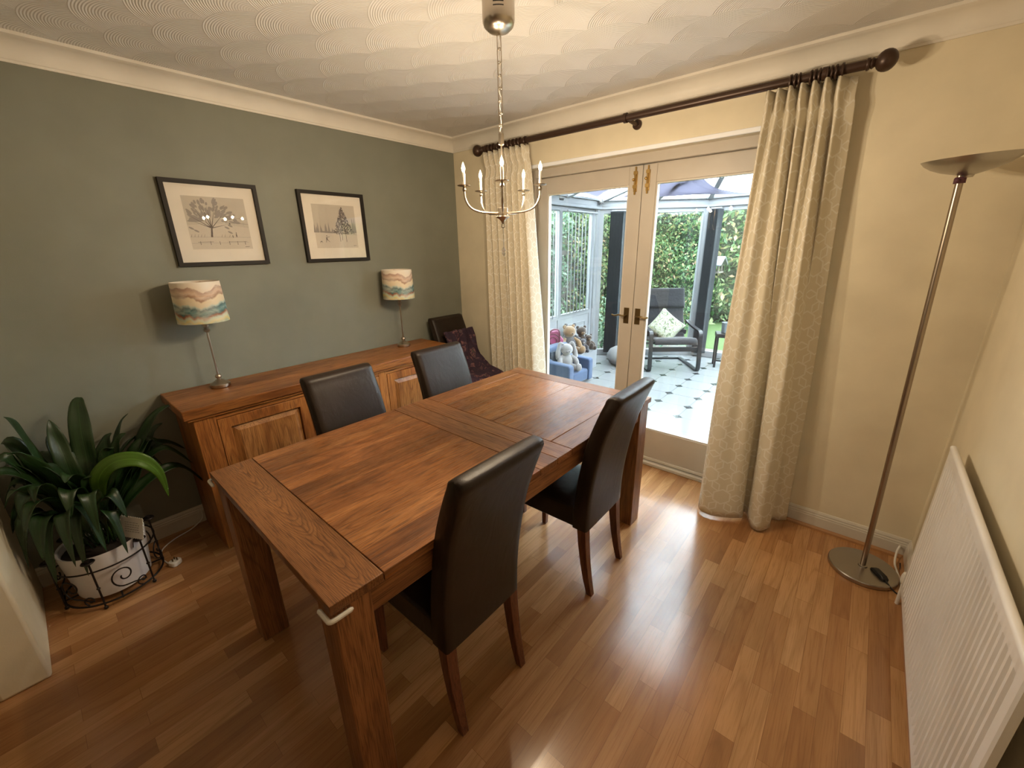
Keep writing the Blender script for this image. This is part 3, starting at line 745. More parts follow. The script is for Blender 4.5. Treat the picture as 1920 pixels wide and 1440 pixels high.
for z0, z1 in ((.118, .323), (.327, .533), (.537, .742)):
    d = MB().box(XF-.02, XF+.002, -1.603, -1.187, z0, z1).build('drawer', 'side_panel', sb, bevel=.004, world=True)
    MB().lathe([(.006, 0), (.006, .012), (.013, .018), (.014, .024), (.008, .028)], (XF+.002, -1.395, (z0+z1)/2), 14, 'x').build('knob', 'dark_brass', d, smooth=True, world=True)

# ================================================================== TABLE LAMPS
def make_table_lamp():
    t = thing('table_lamp', 'brushed nickel table lamp with painted landscape shade, on the sideboard end near the plant', 'table lamp', (.135, -2.012, .8345), R(20), 'pair of table lamps on the sideboard')
    MB().lathe([(.046, 0), (.049, .004), (.049, .018), (.046, .022), (.034, .028), (.026, .034), (.018, .040), (.010, .044), (.0095, .05), (.015, .055), (.017, .062), (.013, .070), (.006, .073)], n=28).build('base', 'nickel', t, smooth=True, angle=30)
    MB().lathe([(.0052, .07), (.0052, .315)], n=12).build('stem', 'nickel', t, smooth=True)
    MB().lathe([(.006, .312), (.013, .318), (.0145, .326), (.010, .334), (.008, .340), (.014, .346), (.015, .354), (.010, .362), (.008, .375), (.008, .43)], n=18).build('lamp_holder', 'nickel', t, smooth=True, angle=30)
    pr = [(.117, .372), (.109, .582), (.1075, .582), (.1155, .372), (.117, .372)]
    sh = MB().lathe(pr, n=40, cap=False).build('shade', 'shade_art', t, smooth=True)
    sp = MB()
    for k in range(3):
        a = 2*PI*k/3; sp.tube([(.012*math.cos(a), .012*math.sin(a), .425), (.1155*math.cos(a), .1155*math.sin(a), .395)], .0014, 6)
    sp.build('shade_ring', 'nickel', t); MB().ball((0, 0, .46), .026, sz=1.25, n=14).build('bulb', 'plastic_white', t, smooth=True)
    return t
tl = make_table_lamp(); tl2 = copy_tree(tl); tl2.location = (.140, -.765, .8345); tl2.rotation_euler = (0, 0, R(20))
tl2['label'] = 'brushed nickel table lamp with painted landscape shade, on the sideboard end near the corner'

# ================================================================== PICTURES
def picture(lab, y0, y1, z0, z1, art):
    p = thing('framed_picture', lab, 'picture', (.001, (y0+y1)/2, z0), group='pair of framed winter prints on the green wall')
    f = .021; d = .024
    MB().prism([(y0, z0), (y1, z0), (y1-f, z0+f), (y0+f, z0+f)], .001, d, 'x').prism([(y0, z1), (y0+f, z1-f), (y1-f, z1-f), (y1, z1)], .001, d, 'x')\
        .prism([(y0, z0), (y0+f, z0+f), (y0+f, z1-f), (y0, z1)], .001, d, 'x').prism([(y1, z0), (y1, z1), (y1-f, z1-f), (y1-f, z0+f)], .001, d, 'x')\
        .build('frame', 'black_frame', p, world=True, bevel=.001)
    mt = MB().box(.002, .010, y0+f, y1-f, z0+f, z1-f).build('mount', 'mount', p, world=True)
    my, mz0, mz1 = .082, .088, .078
    a0, a1, b0, b1 = y0+my, y1-my*.92, z0+mz0, z1-mz1
    pr = MB().box(.0095, .0108, a0, a1, b0, b1).build('print', 'ink_pale', p, world=True)
    MATS_P = MATS
    art(pr, a0, a1, b0, b1)
    MB().box(.0165, .018, y0+f, y1-f, z0+f, z1-f).build('glass_pane', 'picture_glass', p, world=True)
P('print_paper', (.60, .55, .47), .85); P('print_snow', (.68, .62, .53), .85)
X0 = .0109
FL = [0]
def flat(mb, pts, lay=0):
    FL[0] += 1; n = len(pts); x = X0+lay*.0003+(FL[0] % 97)*2e-6; return mb.add([(x, q[0], q[1]) for q in pts], [tuple(range(n))])
def blob(mb, cy, cz, ry, rz, a=0, lay=0, n=10):
    return flat(mb, [(cy+ry*math.cos(k*2*PI/n)*math.cos(a)-rz*math.sin(k*2*PI/n)*math.sin(a), cz+ry*math.cos(k*2*PI/n)*math.sin(a)+rz*math.sin(k*2*PI/n)*math.cos(a)) for k in range(n)], lay)
def stroke(mb, p, q, w0, w1, lay=0):
    d = Vector((q[0]-p[0], q[1]-p[1])).normalized(); n = Vector((-d.y, d.x))
    return flat(mb, [(p[0]+n.x*w0, p[1]+n.y*w0), (q[0]+n.x*w1, q[1]+n.y*w1), (q[0]-n.x*w1, q[1]-n.y*w1), (p[0]-n.x*w0, p[1]-n.y*w0)], lay)
def art1(pr, a0, a1, b0, b1):
    pr.data.materials[0] = MATS['print_paper']; w_, h_ = a1-a0, b1-b0; X = lambda u: a0+w_*u; Z = lambda v: b0+h_*v
    rr = random.Random(3)
    flat(MB(), [(X(0), Z(0)), (X(1), Z(0)), (X(1), Z(.42)), (X(.5), Z(.5)), (X(0), Z(.46))]).build('snow_field', 'print_snow', pr, world=True)
    m = MB(); blob(m, X(.16), Z(.55), .045, .008, .1, 1); stroke(m, (X(.6), Z(.52)), (X(1), Z(.50)), .0015, .001, 1); stroke(m, (X(.55), Z(.63)), (X(1), Z(.6)), .0008, .0008, 1)
    stroke(m, (X(0), Z(.235)), (X(1), Z(.235)), .0006, .0006, 1); stroke(m, (X(0), Z(.115)), (X(.95), Z(.13)), .0005, .0005, 1)
    for _ in range(95):
        a = rr.uniform(.05, PI*.98); q = rr.uniform(.35, 1)
        blob(m, max(X(.07), X(.40)+math.cos(a)*q*.125), min(Z(.94), Z(.50)+math.sin(a)*q*.125), rr.uniform(.008, .018), rr.uniform(.004, .008), a-.3, 1)
    for y_, z_ in ((.05, .40), (.12, .35), (.62, .42), (.66, .33), (.68, .46)): blob(m, X(y_), Z(z_), .013, .005, -.5, 1)
    m.build('pale_wash', 'ink_soft', pr, world=True)
    k = MB(); stroke(k, (X(.34), Z(.235)), (X(.37), Z(.42)), .005, .0035, 2)
    for q in ((.08, .62), (.17, .72), (.28, .8), (.36, .82), (.47, .78), (.58, .66), (.62, .48), (.12, .52)):
        stroke(k, (X(.37), Z(.41)), (X(q[0]), Z(q[1])), .0022, .0004, 2)
    blob(k, X(.755), Z(.27), .003, .010, 0, 2); blob(k, X(.758), Z(.32), .0026, .003, 0, 2); blob(k, X(.69), Z(.25), .002, .008, .1, 2); blob(k, X(.68), Z(.50), .003, .006, 0, 2)
    for u in (.14, .30, .45, .61, .75, .88): stroke(k, (X(u), Z(.085)), (X(u), Z(.155)), .0012, .0010, 2)
    for u in (.02, .07, .12, .17, .22, .5, .55, .63): stroke(k, (X(u), Z(.235)), (X(u+.015), Z(.285)), .0007, .0005, 2)
    stroke(k, (X(.1), Z(.135)), (X(.35), Z(.145)), .0008, .0008, 2); stroke(k, (X(.6), Z(.145)), (X(.92), Z(.15)), .0008, .0008, 2)
    stroke(k, (X(.87), Z(.04)), (X(.95), Z(.045)), .0012, .0008, 2)
    k.build('ink_tree', 'ink', pr, world=True)
def art2(pr, a0, a1, b0, b1):
    pr.data.materials[0] = MATS['print_paper']; w_, h_ = a1-a0, b1-b0; X = lambda u: a0+w_*u; Z = lambda v: b0+h_*v
    rr = random.Random(5)
    flat(MB(), [(X(0), Z(0)), (X(1), Z(0)), (X(1), Z(.30)), (X(.5), Z(.34)), (X(0), Z(.36))]).build('snow_field', 'print_snow', pr, world=True)
    m = MB()
    for _ in range(26):
        u = rr.choice([rr.uniform(.0, .42), rr.uniform(.9, .99)]); t_ = rr.uniform(.42, .62) if u < .5 else rr.uniform(.5, .75)
        flat(m, [(X(u-.025), Z(.36)), (X(min(u+.025, 1)), Z(.36)), (X(u), Z(t_))], 1)
    blob(m, X(.3), Z(.37), .06, .006, -.05, 1)
    for _ in range(60):
        v = rr.uniform(.33, .9); ww = (.93-v)*.62; blob(m, X(.66+rr.uniform(-ww, ww)*.8), Z(v), .007, .006, rr.uniform(0, 3), 1, 7)
    m.build('pale_wash', 'ink_soft', pr, world=True)
    k = MB()
    for _ in range(420):
        v = rr.betavariate(1.1, 1.6)*.62+.33; ww = (.96-v)*.42; blob(k, X(.68+rr.uniform(-ww, ww)), Z(v), rr.uniform(.003, .006), .0022, rr.uniform(0, 3), 2, 6)
    for u, q, z_ in ((.55, .57, .15), (.61, .62, .18), (.70, .72, .14)): stroke(k, (X(u+.02), Z(.36)), (X(q), Z(z_)), .0014, .0014, 2)
    k.build('ink_tree', 'ink', pr, world=True); k = MB(); blob(k, X(.245), Z(.22), .0045, .009, .2, 2); blob(k, X(.25), Z(.285), .003, .0035, 0, 2); stroke(k, (X(.24), Z(.21)), (X(.31), Z(.14)), .002, .001, 2); stroke(k, (X(.24), Z(.21)), (X(.22), Z(.13)), .002, .001, 2)
    stroke(k, (X(.25), Z(.25)), (X(.32), Z(.265)), .0015, .001, 2); k.build('ink_person', 'ink', pr, world=True); k = MB(); blob(k, X(.11), Z(.155), .006, .003, .3, 2); stroke(k, (X(.09), Z(.15)), (X(.09), Z(.115)), .001, .001, 2); stroke(k, (X(.13), Z(.155)), (X(.135), Z(.12)), .001, .001, 2); k.build('ink_dog', 'ink', pr, world=True); k = MB()
    stroke(k, (X(.88), Z(.05)), (X(.96), Z(.055)), .001, .0008, 2)
    k.build('signature', 'ink', pr, world=True)
picture('black framed print of a wide leaning tree, above the lamp near the plant', -2.034, -1.582, 1.489, 1.925, art1)
picture('black framed print of a dense upright tree, nearer the room corner', -1.351, -.898, 1.487, 1.925, art2)

# ================================================================== CHANDELIER
HX, HY = 1.671, -1.291
cd = thing('chandelier', 'brushed nickel chandelier with five lit candle bulbs over the table', 'chandelier', (HX, HY, ZC))
o = Vector((HX, HY, 0))
def T(m): m.M = Matrix.Translation((HX, HY, 0)); return m
T(MB()).lathe([(.074, ZC-.006), (.074, ZC)], n=36).build('glow_disc', 'cornice_white', cd, smooth=True, world=True)  # white disc standing in for the ring of glow on the ceiling
can = T(MB()).lathe([(.056, ZC-.006), (.057, ZC-.012), (.057, ZC-.086), (.052, ZC-.100), (.038, ZC-.112), (.018, ZC-.118), (.008, ZC-.120)], n=40).build('canopy', 'nickel', cd, smooth=True, world=True, angle=40)
sl = MB(); d = (CAM-o); d.z = 0; d.normalize(); az = math.atan2(d.y, d.x)
for k in range(5):
    z = ZC-.018-.011*k; sl.tube([(HX+.0570*math.cos(az+a), HY+.0570*math.sin(az+a), z) for a in (-.32, -.16, 0, .16, .32)], .0018, 6)
sl.build('vent_slots', 'black_plastic', can, smooth=True, world=True)
# chain
ch_ = MB(); z = ZC-.122; k = 0
ch_.M = Matrix.Translation((HX, HY, 0))
while z > 1.972:
    L_ = .048; q = []
    for s_ in range(16):
        a = 2*PI*s_/16; yy = .0078*math.cos(a); zz = (L_/2-.0078)*(1 if math.sin(a) > 0 else -1)+.0078*math.sin(a)
        q.append((yy if k % 2 else .25*yy, yy*.25 if k % 2 else yy, z-L_/2+zz))
    ch_.tube(q, .0019, 6, True); z -= L_-.008; k += 1
ch_.build('chain', 'nickel', cd, smooth=True, world=True)
T(MB()).tube([(.004*math.sin(i*1.3), .004*math.cos(i*1.7), ZC-.12-(ZC-.12-1.97)*i/24) for i in range(25)], .0014, 6).build('cable', 'plastic_white', cd, smooth=True, world=True)
T(MB()).lathe([(.004, 1.972), (.0105, 1.968), (.0105, 1.932), (.004, 1.928)], n=20).build('socket_cover', 'nickel', cd, smooth=True, world=True)
T(MB()).lathe([(.0035, 1.93), (.0035, 1.70)], n=12).build('rod', 'nickel', cd, smooth=True, world=True)
hub = T(MB()).lathe([(.004, 1.712), (.021, 1.708), (.021, 1.680), (.030, 1.676), (.016, 1.668), (.008, 1.660), (.005, 1.652)], n=28).build('hub', 'nickel', cd, smooth=True, world=True, angle=30)
T(MB()).tube([(.0085*math.cos(a), 0, 1.643+.0085*math.sin(a)) for a in [2*PI*k/16 for k in range(16)]], .0018, 6, True).build('hook_ring', 'nickel', hub, smooth=True, world=True)
AR = .153
for k in range(5):
    a = az+k*2*PI/5; u = Vector((math.cos(a), math.sin(a), 0)); B = Vector((HX, HY, 0))
    path = [B+u*.016+Vector((0, 0, 1.690)), B+u*.05+Vector((0, 0, 1.690)), B+u*.095+Vector((0, 0, 1.694)), B+u*.130+Vector((0, 0, 1.708)), B+u*.150+Vector((0, 0, 1.738)), B+u*AR+Vector((0, 0, 1.775))]
    arm = MB().tube(spline(path, 6), .0042, 10).build('arm', 'nickel', cd, smooth=True, world=True)
    c = tuple(B+u*AR)
    MB().lathe([(.005, 1.765), (.0075, 1.771), (.005, 1.778), (.004, 1.781), (.024, 1.784), (.026, 1.7865), (.022, 1.7865), (.007, 1.7855)], c, 24).build('drip_pan', 'nickel', arm, smooth=True, world=True, angle=30)
    MB().lathe([(.0055, 1.786), (.0055, 1.832)], c, 14).build('candle', 'candle_sleeve', arm, smooth=True, world=True)
    MB().lathe([(.0035, 1.832), (.0062, 1.838), (.0072, 1.845), (.0055, 1.853), (.0025, 1.861), (.0004, 1.866)], c, 12).build('bulb', 'bulb_glow', arm, smooth=True, world=True)
    l = bpy.data.lights.new('candle_light', 'POINT'); l.energy = BULB_W; l.color = BULB_COL; l.shadow_soft_size = .009
    l.use_nodes = True; lt = l.node_tree; em = lt.nodes['Emission']      # upright filament: less light along its axis
    tc = lt.nodes.new('ShaderNodeTexCoord'); sx_ = lt.nodes.new('ShaderNodeSeparateXYZ'); lt.links.new(tc.outputs['Normal'], sx_.inputs[0])
    mr = lt.nodes.new('ShaderNodeMapRange'); lt.links.new(sx_.outputs[2], mr.inputs[0]); mr.inputs[1].default_value = .05; mr.inputs[2].default_value = 1.0
    mr.inputs[3].default_value = 1.0; mr.inputs[4].default_value = .20; lt.links.new(mr.outputs[0], em.inputs[1])
    lo = bpy.data.objects.new('candle_light', l); COL.objects.link(lo); lo.location = B+u*AR+Vector((0, 0, 1.8475))
cr = thing('crystal_drop', 'small clear crystal ornament hanging on a thread under the chandelier', 'ornament', (HX, HY, 1.533))
T(MB()).tube([(0, 0, 1.638), (.001, 0, 1.560)], .0008, 6).build('thread', 'nickel', cr, world=True)
T(MB()).lathe([(.0004, 1.562), (.006, 1.555), (.009, 1.548), (.004, 1.542), (.008, 1.536), (.0005, 1.524)], n=7).build('crystal', 'crystal', cr, world=True)

# unseen globe added behind the viewer as fill light
def globe():
    m = bpy.data.materials.new('fill_globe_glow'); t = NT(m); t.p.inputs['Base Color'].default_value = (.9, .85, .75, 1)
    t.p.inputs['Emission Color'].default_value = (1, .80, .58, 1); t.p.inputs['Emission Strength'].default_value = 9.0; MATS['opal'] = m
globe()
gl_ = thing('fill_globe', 'added glowing globe for fill light, unseen behind the viewer', 'fill light', (1.75, -5.0, ZC))
MB().lathe([(.045, ZC-.02), (.05, ZC)], (1.75, -5.0, 0), 20).tube([(1.75, -5.0, ZC-.02), (1.75, -5.0, 2.14)], .004, 6).build('fill_globe_mount', 'cornice_white', gl_, smooth=True, world=True)
MB().ball((1.75, -5.0, 2.03), .115, n=24).build('globe', 'opal', gl_, smooth=True, world=True)

# ================================================================== FLOOR LAMP
FX, FY = 3.089, -.245
fl = thing('floor_lamp', 'tall brushed steel uplighter with a shallow bowl, in the right corner', 'floor lamp', (FX, FY, 0))
MB().lathe([(.136, .001), (.138, .004), (.138, .019), (.135, .023), (.012, .024)], (FX, FY, 0), 56).build('base', 'steel', fl, smooth=True, world=True, angle=30)
MB().lathe([(.019, .024), (.017, .029), (.013, .031)], (FX, FY, 0), 24).build('collar', 'steel', fl, smooth=True, world=True)
TXp, TYp, TZp = 3.030, -.222, 1.79
MB().tube([(FX, FY, .024), (TXp, TYp, TZp)], .0115, 20).build('pole', 'steel_dark', fl, smooth=True, world=True)
hd = MB(); hd.M = Matrix.Translation((TXp, TYp, TZp)) @ Euler((R(3), R(-2), 0)).to_matrix().to_4x4()
hd.lathe([(.016, -.012), (.020, -.004), (.040, .002), (.075, .012), (.105, .026), (.127, .042), (.138, .056), (.1365, .056), (.120, .041), (.090, .022), (.04, .008), (.001, .006)], (.016, 0, 0), 48)
hd.build('bowl', 'steel', fl, smooth=True, world=True, angle=40)
k = MB(); k.M = hd.M; k.lathe([(.017, -.030), (.017, -.012), (.014, -.008)], (0, 0, 0), 16).ball((-.008, -.018, -.020), .008, n=10).ball((.010, -.014, .006), .007, n=10)
k.build('swivel_joint', 'plum', fl, smooth=True, world=True)
fs = MB(); fs.M = Matrix.Translation((3.150, -.270, .0235)) @ Matrix.Rotation(R(-55), 4, 'Z')
fs.prism([(-.040, 0), (-.036, .010), (-.02, .018), (.03, .018), (.044, .010), (.046, 0)], -.014, .014, 'y')
sw = fs.build('foot_switch', 'black_plastic', fl, bevel=.004, world=True)
MB().tube(spline([(3.170, -.300, .031), (3.195, -.335, .018), (3.225, -.34, .0045), (3.235, -.27, .0045), (3.236, -.20, .0045), (3.235, -.09, .012)], 6), .0035, 8).build('flex', 'black_plastic', sw, smooth=True, world=True)

# ================================================================== RADIATOR
rd = thing('radiator', 'white fluted panel radiator on the right wall', 'radiator', (3.225, -1.02, .08))
ra, rb, rz0, rz1, rx = -1.607, -.452, .118, .808, 3.205
vs = []; prof = []
pitch = .0333; y = ra+.03
prof.append((rx+.004, ra)); prof.append((rx, ra+.006)); 
while y+pitch < rb-.025:
    for f, dpt in ((0, 0), (.18, 0), (.34, .0075), (.66, .0075), (.82, 0)): prof.append((rx+dpt, y+f*pitch))
    y += pitch
prof += [(rx, rb-.006), (rx+.004, rb), (rx+.017, rb), (rx+.017, ra)]
zz = [(rz0, 0), (rz0+.028, 0), (rz0+.045, 1), (rz1-.060, 1), (rz1-.043, 0), (rz1-.012, 0)]
n = len(prof)
for z, fl_ in zz:
    for x_, y_ in prof:
        xx = x_ if (fl_ or abs(x_-rx-.0075) > 1e-6) else rx
        vs.append((xx, y_, z))
F = [(j*n+i, j*n+(i+1) % n, (j+1)*n+(i+1) % n, (j+1)*n+i) for j in range(len(zz)-1) for i in range(n)]+[tuple(range(n))[::-1], tuple((len(zz)-1)*n+i for i in range(n))]
MB().add(vs, F).build('panel', 'radiator_white', rd, smooth=True, world=True, angle=25)
tg = MB().prism([(rx-.001, rz1-.012), (rx-.001, rz1-.005), (rx+.004, rz1), (rx+.013, rz1), (rx+.018, rz1-.005), (rx+.018, rz1-.012)], ra-.001, rb+.001, 'y')
tg.build('top_rim', 'radiator_white', rd, smooth=True, world=True, angle=60)
for yy in (rb-.15, ra+.15): MB().box(rx+.0175, WX-.0005, yy-.015, yy+.015, .25, .70).build('wall_bracket', 'radiator_white', rd, world=True)
v = MB().tube(spline([(rx+.012, rb-.02, .150), (rx+.012, rb+.03, .150), (rx+.012, rb+.042, .135), (rx+.012, rb+.044, .06), (rx+.012, rb+.044, .0)], 5), .0075, 10)
v.lathe([(.013, .118), (.016, .128), (.016, .150), (.012, .168), (.006, .172)], (rx+.012, rb+.042, 0), 14)
v.build('valve', 'plastic_white', rd, smooth=True, world=True)
tag(MB().tube(spline([(3.225, -.020, .062), (3.222, -.034, .072), (3.215, -.055, .05), (3.214, -.10, .012), (3.222, -.16, .0055), (3.232, -.22, .0055), (3.236, -.30, .0055)], 6), .0045, 8)
    .build('white_cable', 'plastic_white', smooth=True, origin=(3.22, -.1, 0)), 'white cable looping off the skirting board behind the floor lamp', 'cable')

# ================================================================== POTTED PLANT
PX, PY = .262, -2.665
pot = thing('plant_pot', 'white ceramic plant pot inside the black scrollwork stand', 'plant pot', (PX, PY, .03))
MB().lathe([(.125, .030), (.135, .034), (.150, .18), (.158, .262), (.156, .266), (.148, .262), (.140, .20), (.12, .20)], (PX, PY, 0), 44).build('pot_body', 'ceramic', pot, smooth=True, world=True, angle=40)
MB().lathe([(.139, .222), (.144, .232), (.06, .242), (.001, .245)], (PX, PY, 0), 24).build('soil', 'soil', pot, smooth=True, world=True)
st = thing('pot_stand', 'black wrought iron plant stand with scrolls, around the white pot', 'plant stand', (PX, PY, 0))
def ringp(r, z, n=48, a0=0, a1=2*PI): return [(PX+r*math.cos(a0+(a1-a0)*i/n), PY+r*math.sin(a0+(a1-a0)*i/n), z) for i in range(n+(0 if abs(a1-a0-2*PI) < 1e-6 else 1))]
MB().tube(ringp(.182, .205), .0038, 8, True).build('top_hoop', 'iron', st, smooth=True, world=True)
MB().tube(ringp(.182, .030), .0045, 8, True).build('bottom_hoop', 'iron', st, smooth=True, world=True)
x_ = MB(); x_.tube([(PX-.182, PY, .026), (PX+.182, PY, .026)], .004, 6); x_.tube([(PX, PY-.182, .0262), (PX, PY+.182, .0262)], .004, 6); x_.build('base_bars', 'iron', st, smooth=True, world=True)
rs = .184
for i in range(6):
    a = R(-20)+i*PI/3; cx, cy = PX+rs*math.cos(a), PY+rs*math.sin(a)
    MB().tube([(cx, cy, 0), (cx, cy, .255)], .0038, 8).lathe([(.0038, .000), (.008, .004), (.008, .012), (.0038, .016)], (cx, cy, 0), 10).lathe([(.0038, .11), (.0075, .117), (.0038, .124)], (cx, cy, 0), 10).build('post', 'iron', st, smooth=True, world=True)
    fl2 = MB().lathe([(.002, .245), (.008, .252), (.020, .257), (.025, .262), (.022, .266), (.010, .264), (.009, .276), (.002, .279)], (cx, cy, 0), 16)
    fl2.build('candle_cup', 'iron', st, smooth=True, world=True)
    # S-scroll on the cylinder between posts
    def cyl(s_, z): b = a+.10+s_; return (PX+rs*math.cos(b), PY+rs*math.sin(b), z)
    pts = []
    for q in range(30):
        t_ = q/29; ang = -PI*.5+t_*PI*2.6; rad = .046*(1-t_)+.010
        pts.append(cyl((.40+rad*math.cos(ang)*-1.0/rs*.9), .135+rad*math.sin(ang)))
    pts = [cyl(.80, .055), cyl(.70, .062), cyl(.55, .074)]+pts
    MB().tube(pts, .0033, 6).build('scroll', 'iron', st, smooth=True, world=True)
    pts2 = []
    for q in range(16):
        t_ = q/15; ang = PI*1.4-t_*PI*2.1; rad = .020*(1-t_)+.006; pts2.append(cyl(.72+rad*math.cos(ang)/rs, .062+rad*math.sin(ang)))
    MB().tube(pts2, .003, 6).build('scroll', 'iron', st, smooth=True, world=True)

plant = thing('potted_plant', 'large leafy green cast iron plant in the white pot', 'plant', (PX, PY, .23))
def leafm(mb, pts, wid, fold=.35, twist=0, rip=0, face=None):
    C_ = spline(pts, 6); N = len(C_)-1
    def fn(u, v):
        i = v*N; k = min(int(i), N-1); p = C_[k].lerp(C_[k+1], i-k); d = (C_[min(k+1, N)]-C_[k]).normalized()
        side = d.cross(Vector((0, 0, 1))); side = side.normalized() if side.length > 1e-4 else Vector((1, 0, 0))
        side = Matrix.Rotation(twist, 3, d) @ side
        if face is not None: side = d.cross(Vector(face)).normalized()
        nrm = side.cross(d)
        q = max(0, (v-.16)/.84); w_ = wid*1.9*(q**.66)*(max(0, 1-q)**1.02)+.004*(1-v)
        s_ = (u-.5)*2
        return tuple(p+side*s_*w_+nrm*(abs(s_)*fold*w_+rip*math.sin(v*22+u*3)*w_*.2))
    mb.grid(fn, 6, N, lambda u, v: (u, v))
rp = random.Random(11)
foliage = MB(); B0 = Vector((PX, PY, .25))
tips = [((.15, -2.557, .931), .16, .050), ((.12, -2.60, .80), .1, .05), ((.15, -2.423, .806), .1, .040), ((.20, -2.25, .815), .12, .052), ((.10, -2.30, .70), .1, .045), ((.20, -2.795, .925), .14, .046), ((.15, -2.836, .80), .16, .048),
        ((.16, -2.88, .66), .2, .050), ((.22, -2.89, .55), .22, .045), ((.25, -2.90, .43), .26, .05), ((.42, -2.84, .34), .25, .055), ((.50, -2.76, .30), .3, .05), ((.46, -2.60, .24), .26, .040),
        ((.24, -2.21, .33), .26, .034), ((.28, -2.255, .50), .24, .036), ((.10, -2.24, .52), .2, .045), ((.12, -2.36, .62), .18, .05), ((.38, -2.80, .58), .2, .05), ((.45, -2.72, .50), .22, .05), ((.33, -2.86, .50), .22, .052),
        ((.48, -2.66, .40), .28, .045), ((.10, -2.70, .78), .1, .05), ((.30, -2.52, .70), .12, .05), ((.06, -2.86, .56), .2, .05), ((.35, -2.40, .58), .2, .045), ((.36, -2.62, .62), .1, .048), ((.28, -2.75, .70), .1, .05),
        ((.07, -2.48, .55), .15, .05), ((.10, -2.38, .45), .22, .05), ((.20, -2.36, .50), .22, .045), ((.40, -2.70, .64), .14, .045), ((.44, -2.86, .46), .24, .048), ((.30, -2.90, .70), .16, .045), ((.44, -2.74, .20), .34, .046), ((.40, -2.835, .20), .34, .05), ((.475, -2.66, .30), .30, .046), ((.36, -2.89, .30), .30, .05), ((.43, -2.56, .40), .22, .04), ((.22, -2.86, .74), .16, .052), ((.08, -2.78, .66), .16, .054), ((.05, -2.50, .70), .10, .05), ((.32, -2.82, .80), .12, .046), ((.20, -2.33, .62), .18, .05), ((.38, -2.88, .60), .18, .05), ((.24, -2.46, .74), .1, .046), ((.15, -2.68, .86), .08, .045)]
for (tx, ty, tz), lift, wd in tips:
    Tp_ = Vector((tx, ty, tz)); b = B0+Vector((rp.uniform(-.06, .06), rp.uniform(-.06, .06), 0)); m = b.lerp(Tp_, .5)+Vector((0, 0, lift*.75)); m2 = b.lerp(Tp_, .78)+Vector((0, 0, lift*.72))
    leafm(foliage, [b, b.lerp(m, .55)+Vector((0, 0, .03)), m, m2, Tp_], wd*1.28, .3, rp.uniform(-.5, .5), rp.uniform(.3, 1))
foliage.build('foliage', 'leaf_dark', plant, smooth=True, world=True, solid=.0012, angle=180)
bl = MB(); leafm(bl, [(.30, -2.63, .26), (.32, -2.62, .46), (.36, -2.60, .60), (.41, -2.54, .672), (.45, -2.46, .665), (.462, -2.41, .58), (.458, -2.402, .44)], .056, .12, 0, .4, (.85, -.10, .52))
tag(bl.build('bright_leaf', 'leaf_bright', plant, smooth=True, world=True, solid=.0012, angle=180), 'single bright yellow-green leaf curling over')
tag(bl.build('bright_leaf', 'leaf_bright', plant, smooth=True, world=True, solid=.0012, angle=180), 'single bright yellow-green leaf curling over')
# plant card with lacy edge
card = thing('plant_card', 'small white scallop-edged card with handwriting stuck in the plant pot', 'card', (.355, -2.545, .25))
Mc = Matrix.Translation((.385, -2.556, .322)) @ Matrix.Rotation(R(28), 4, 'Z') @ Matrix.Rotation(R(-14), 4, 'X')
cc = MB(); cc.M = Mc; wv, hv = .066, .050; pl = []
def edge(p, q, n):
    for i in range(n):
        a = Vector(p).lerp(Vector(q), i/n); b = Vector(p).lerp(Vector(q), (i+.5)/n); dn = (Vector(q)-Vector(p)).normalized(); nn = Vector((dn.y, -dn.x))*.0035; pl.append(tuple(a)); pl.append(tuple(b+nn))
edge((-wv, -hv), (wv, -hv), 10); edge((wv, -hv), (wv, hv), 7); edge((wv, hv), (-wv, hv), 10); edge((-wv, hv), (-wv, -hv), 7)
Mc2 = Mc @ Matrix.Rotation(R(0), 4, 'Z'); cc.prism(pl, -.0008, .0008, 'y'); cb_ = cc.build('card_face', 'plastic_white', card, world=True)
ln = MB(); ln.M = Mc
for r_ in range(5):
    z = .024-.011*r_; x = -.042
    while x < .038:
        L_ = rp.uniform(.006, .016); ln.tube([(x+L_*i/6, -.0014, z+.0018*math.sin(i*2.3+r_)) for i in range(7)], .0006, 4); x += L_+.004
ln.build('handwriting', 'ink', cb_, world=True)
cs = MB(); cs.M = Mc; cs.box(-.0015, .0015, .001, .003, -.10, .03); cs.build('stick', 'light_wood', card, world=True)

# plug and cable by the sideboard
pg = thing('mains_plug', 'white three-pin plug lying on the floor between plant and sideboard', 'plug', (.335, -2.447, 0))
m_ = MB(); m_.M = Matrix.Translation((.335, -2.447, .0005)) @ Matrix.Rotation(R(25), 4, 'Z')
m_.prism([(-.024, -.016), (-.018, -.024), (.018, -.024), (.024, -.012), (.022, .012), (.012, .026), (-.012, .026), (-.022, .012)], 0, .026); m_.build('plug_body', 'plastic_white', pg, bevel=.005, world=True)
for a, b in ((-.009, 0.006), (.009, .006), (0, -.010)):
    q = MB(); q.M = m_.M; q.box(a-.003, a+.003, b-.002, b+.002, .0262, .040); q.build('pin', 'dark_brass', pg, world=True)
MB().tube(spline([(.325, -2.470, .012), (.29, -2.475, .005), (.22, -2.485, .004), (.14, -2.465, .004), (.085, -2.40, .004), (.05, -2.31, .004), (.03, -2.25, .03), (.022, -2.24, .07)], 6), .003, 8).build('cable', 'plastic_white', pg, smooth=True, world=True)

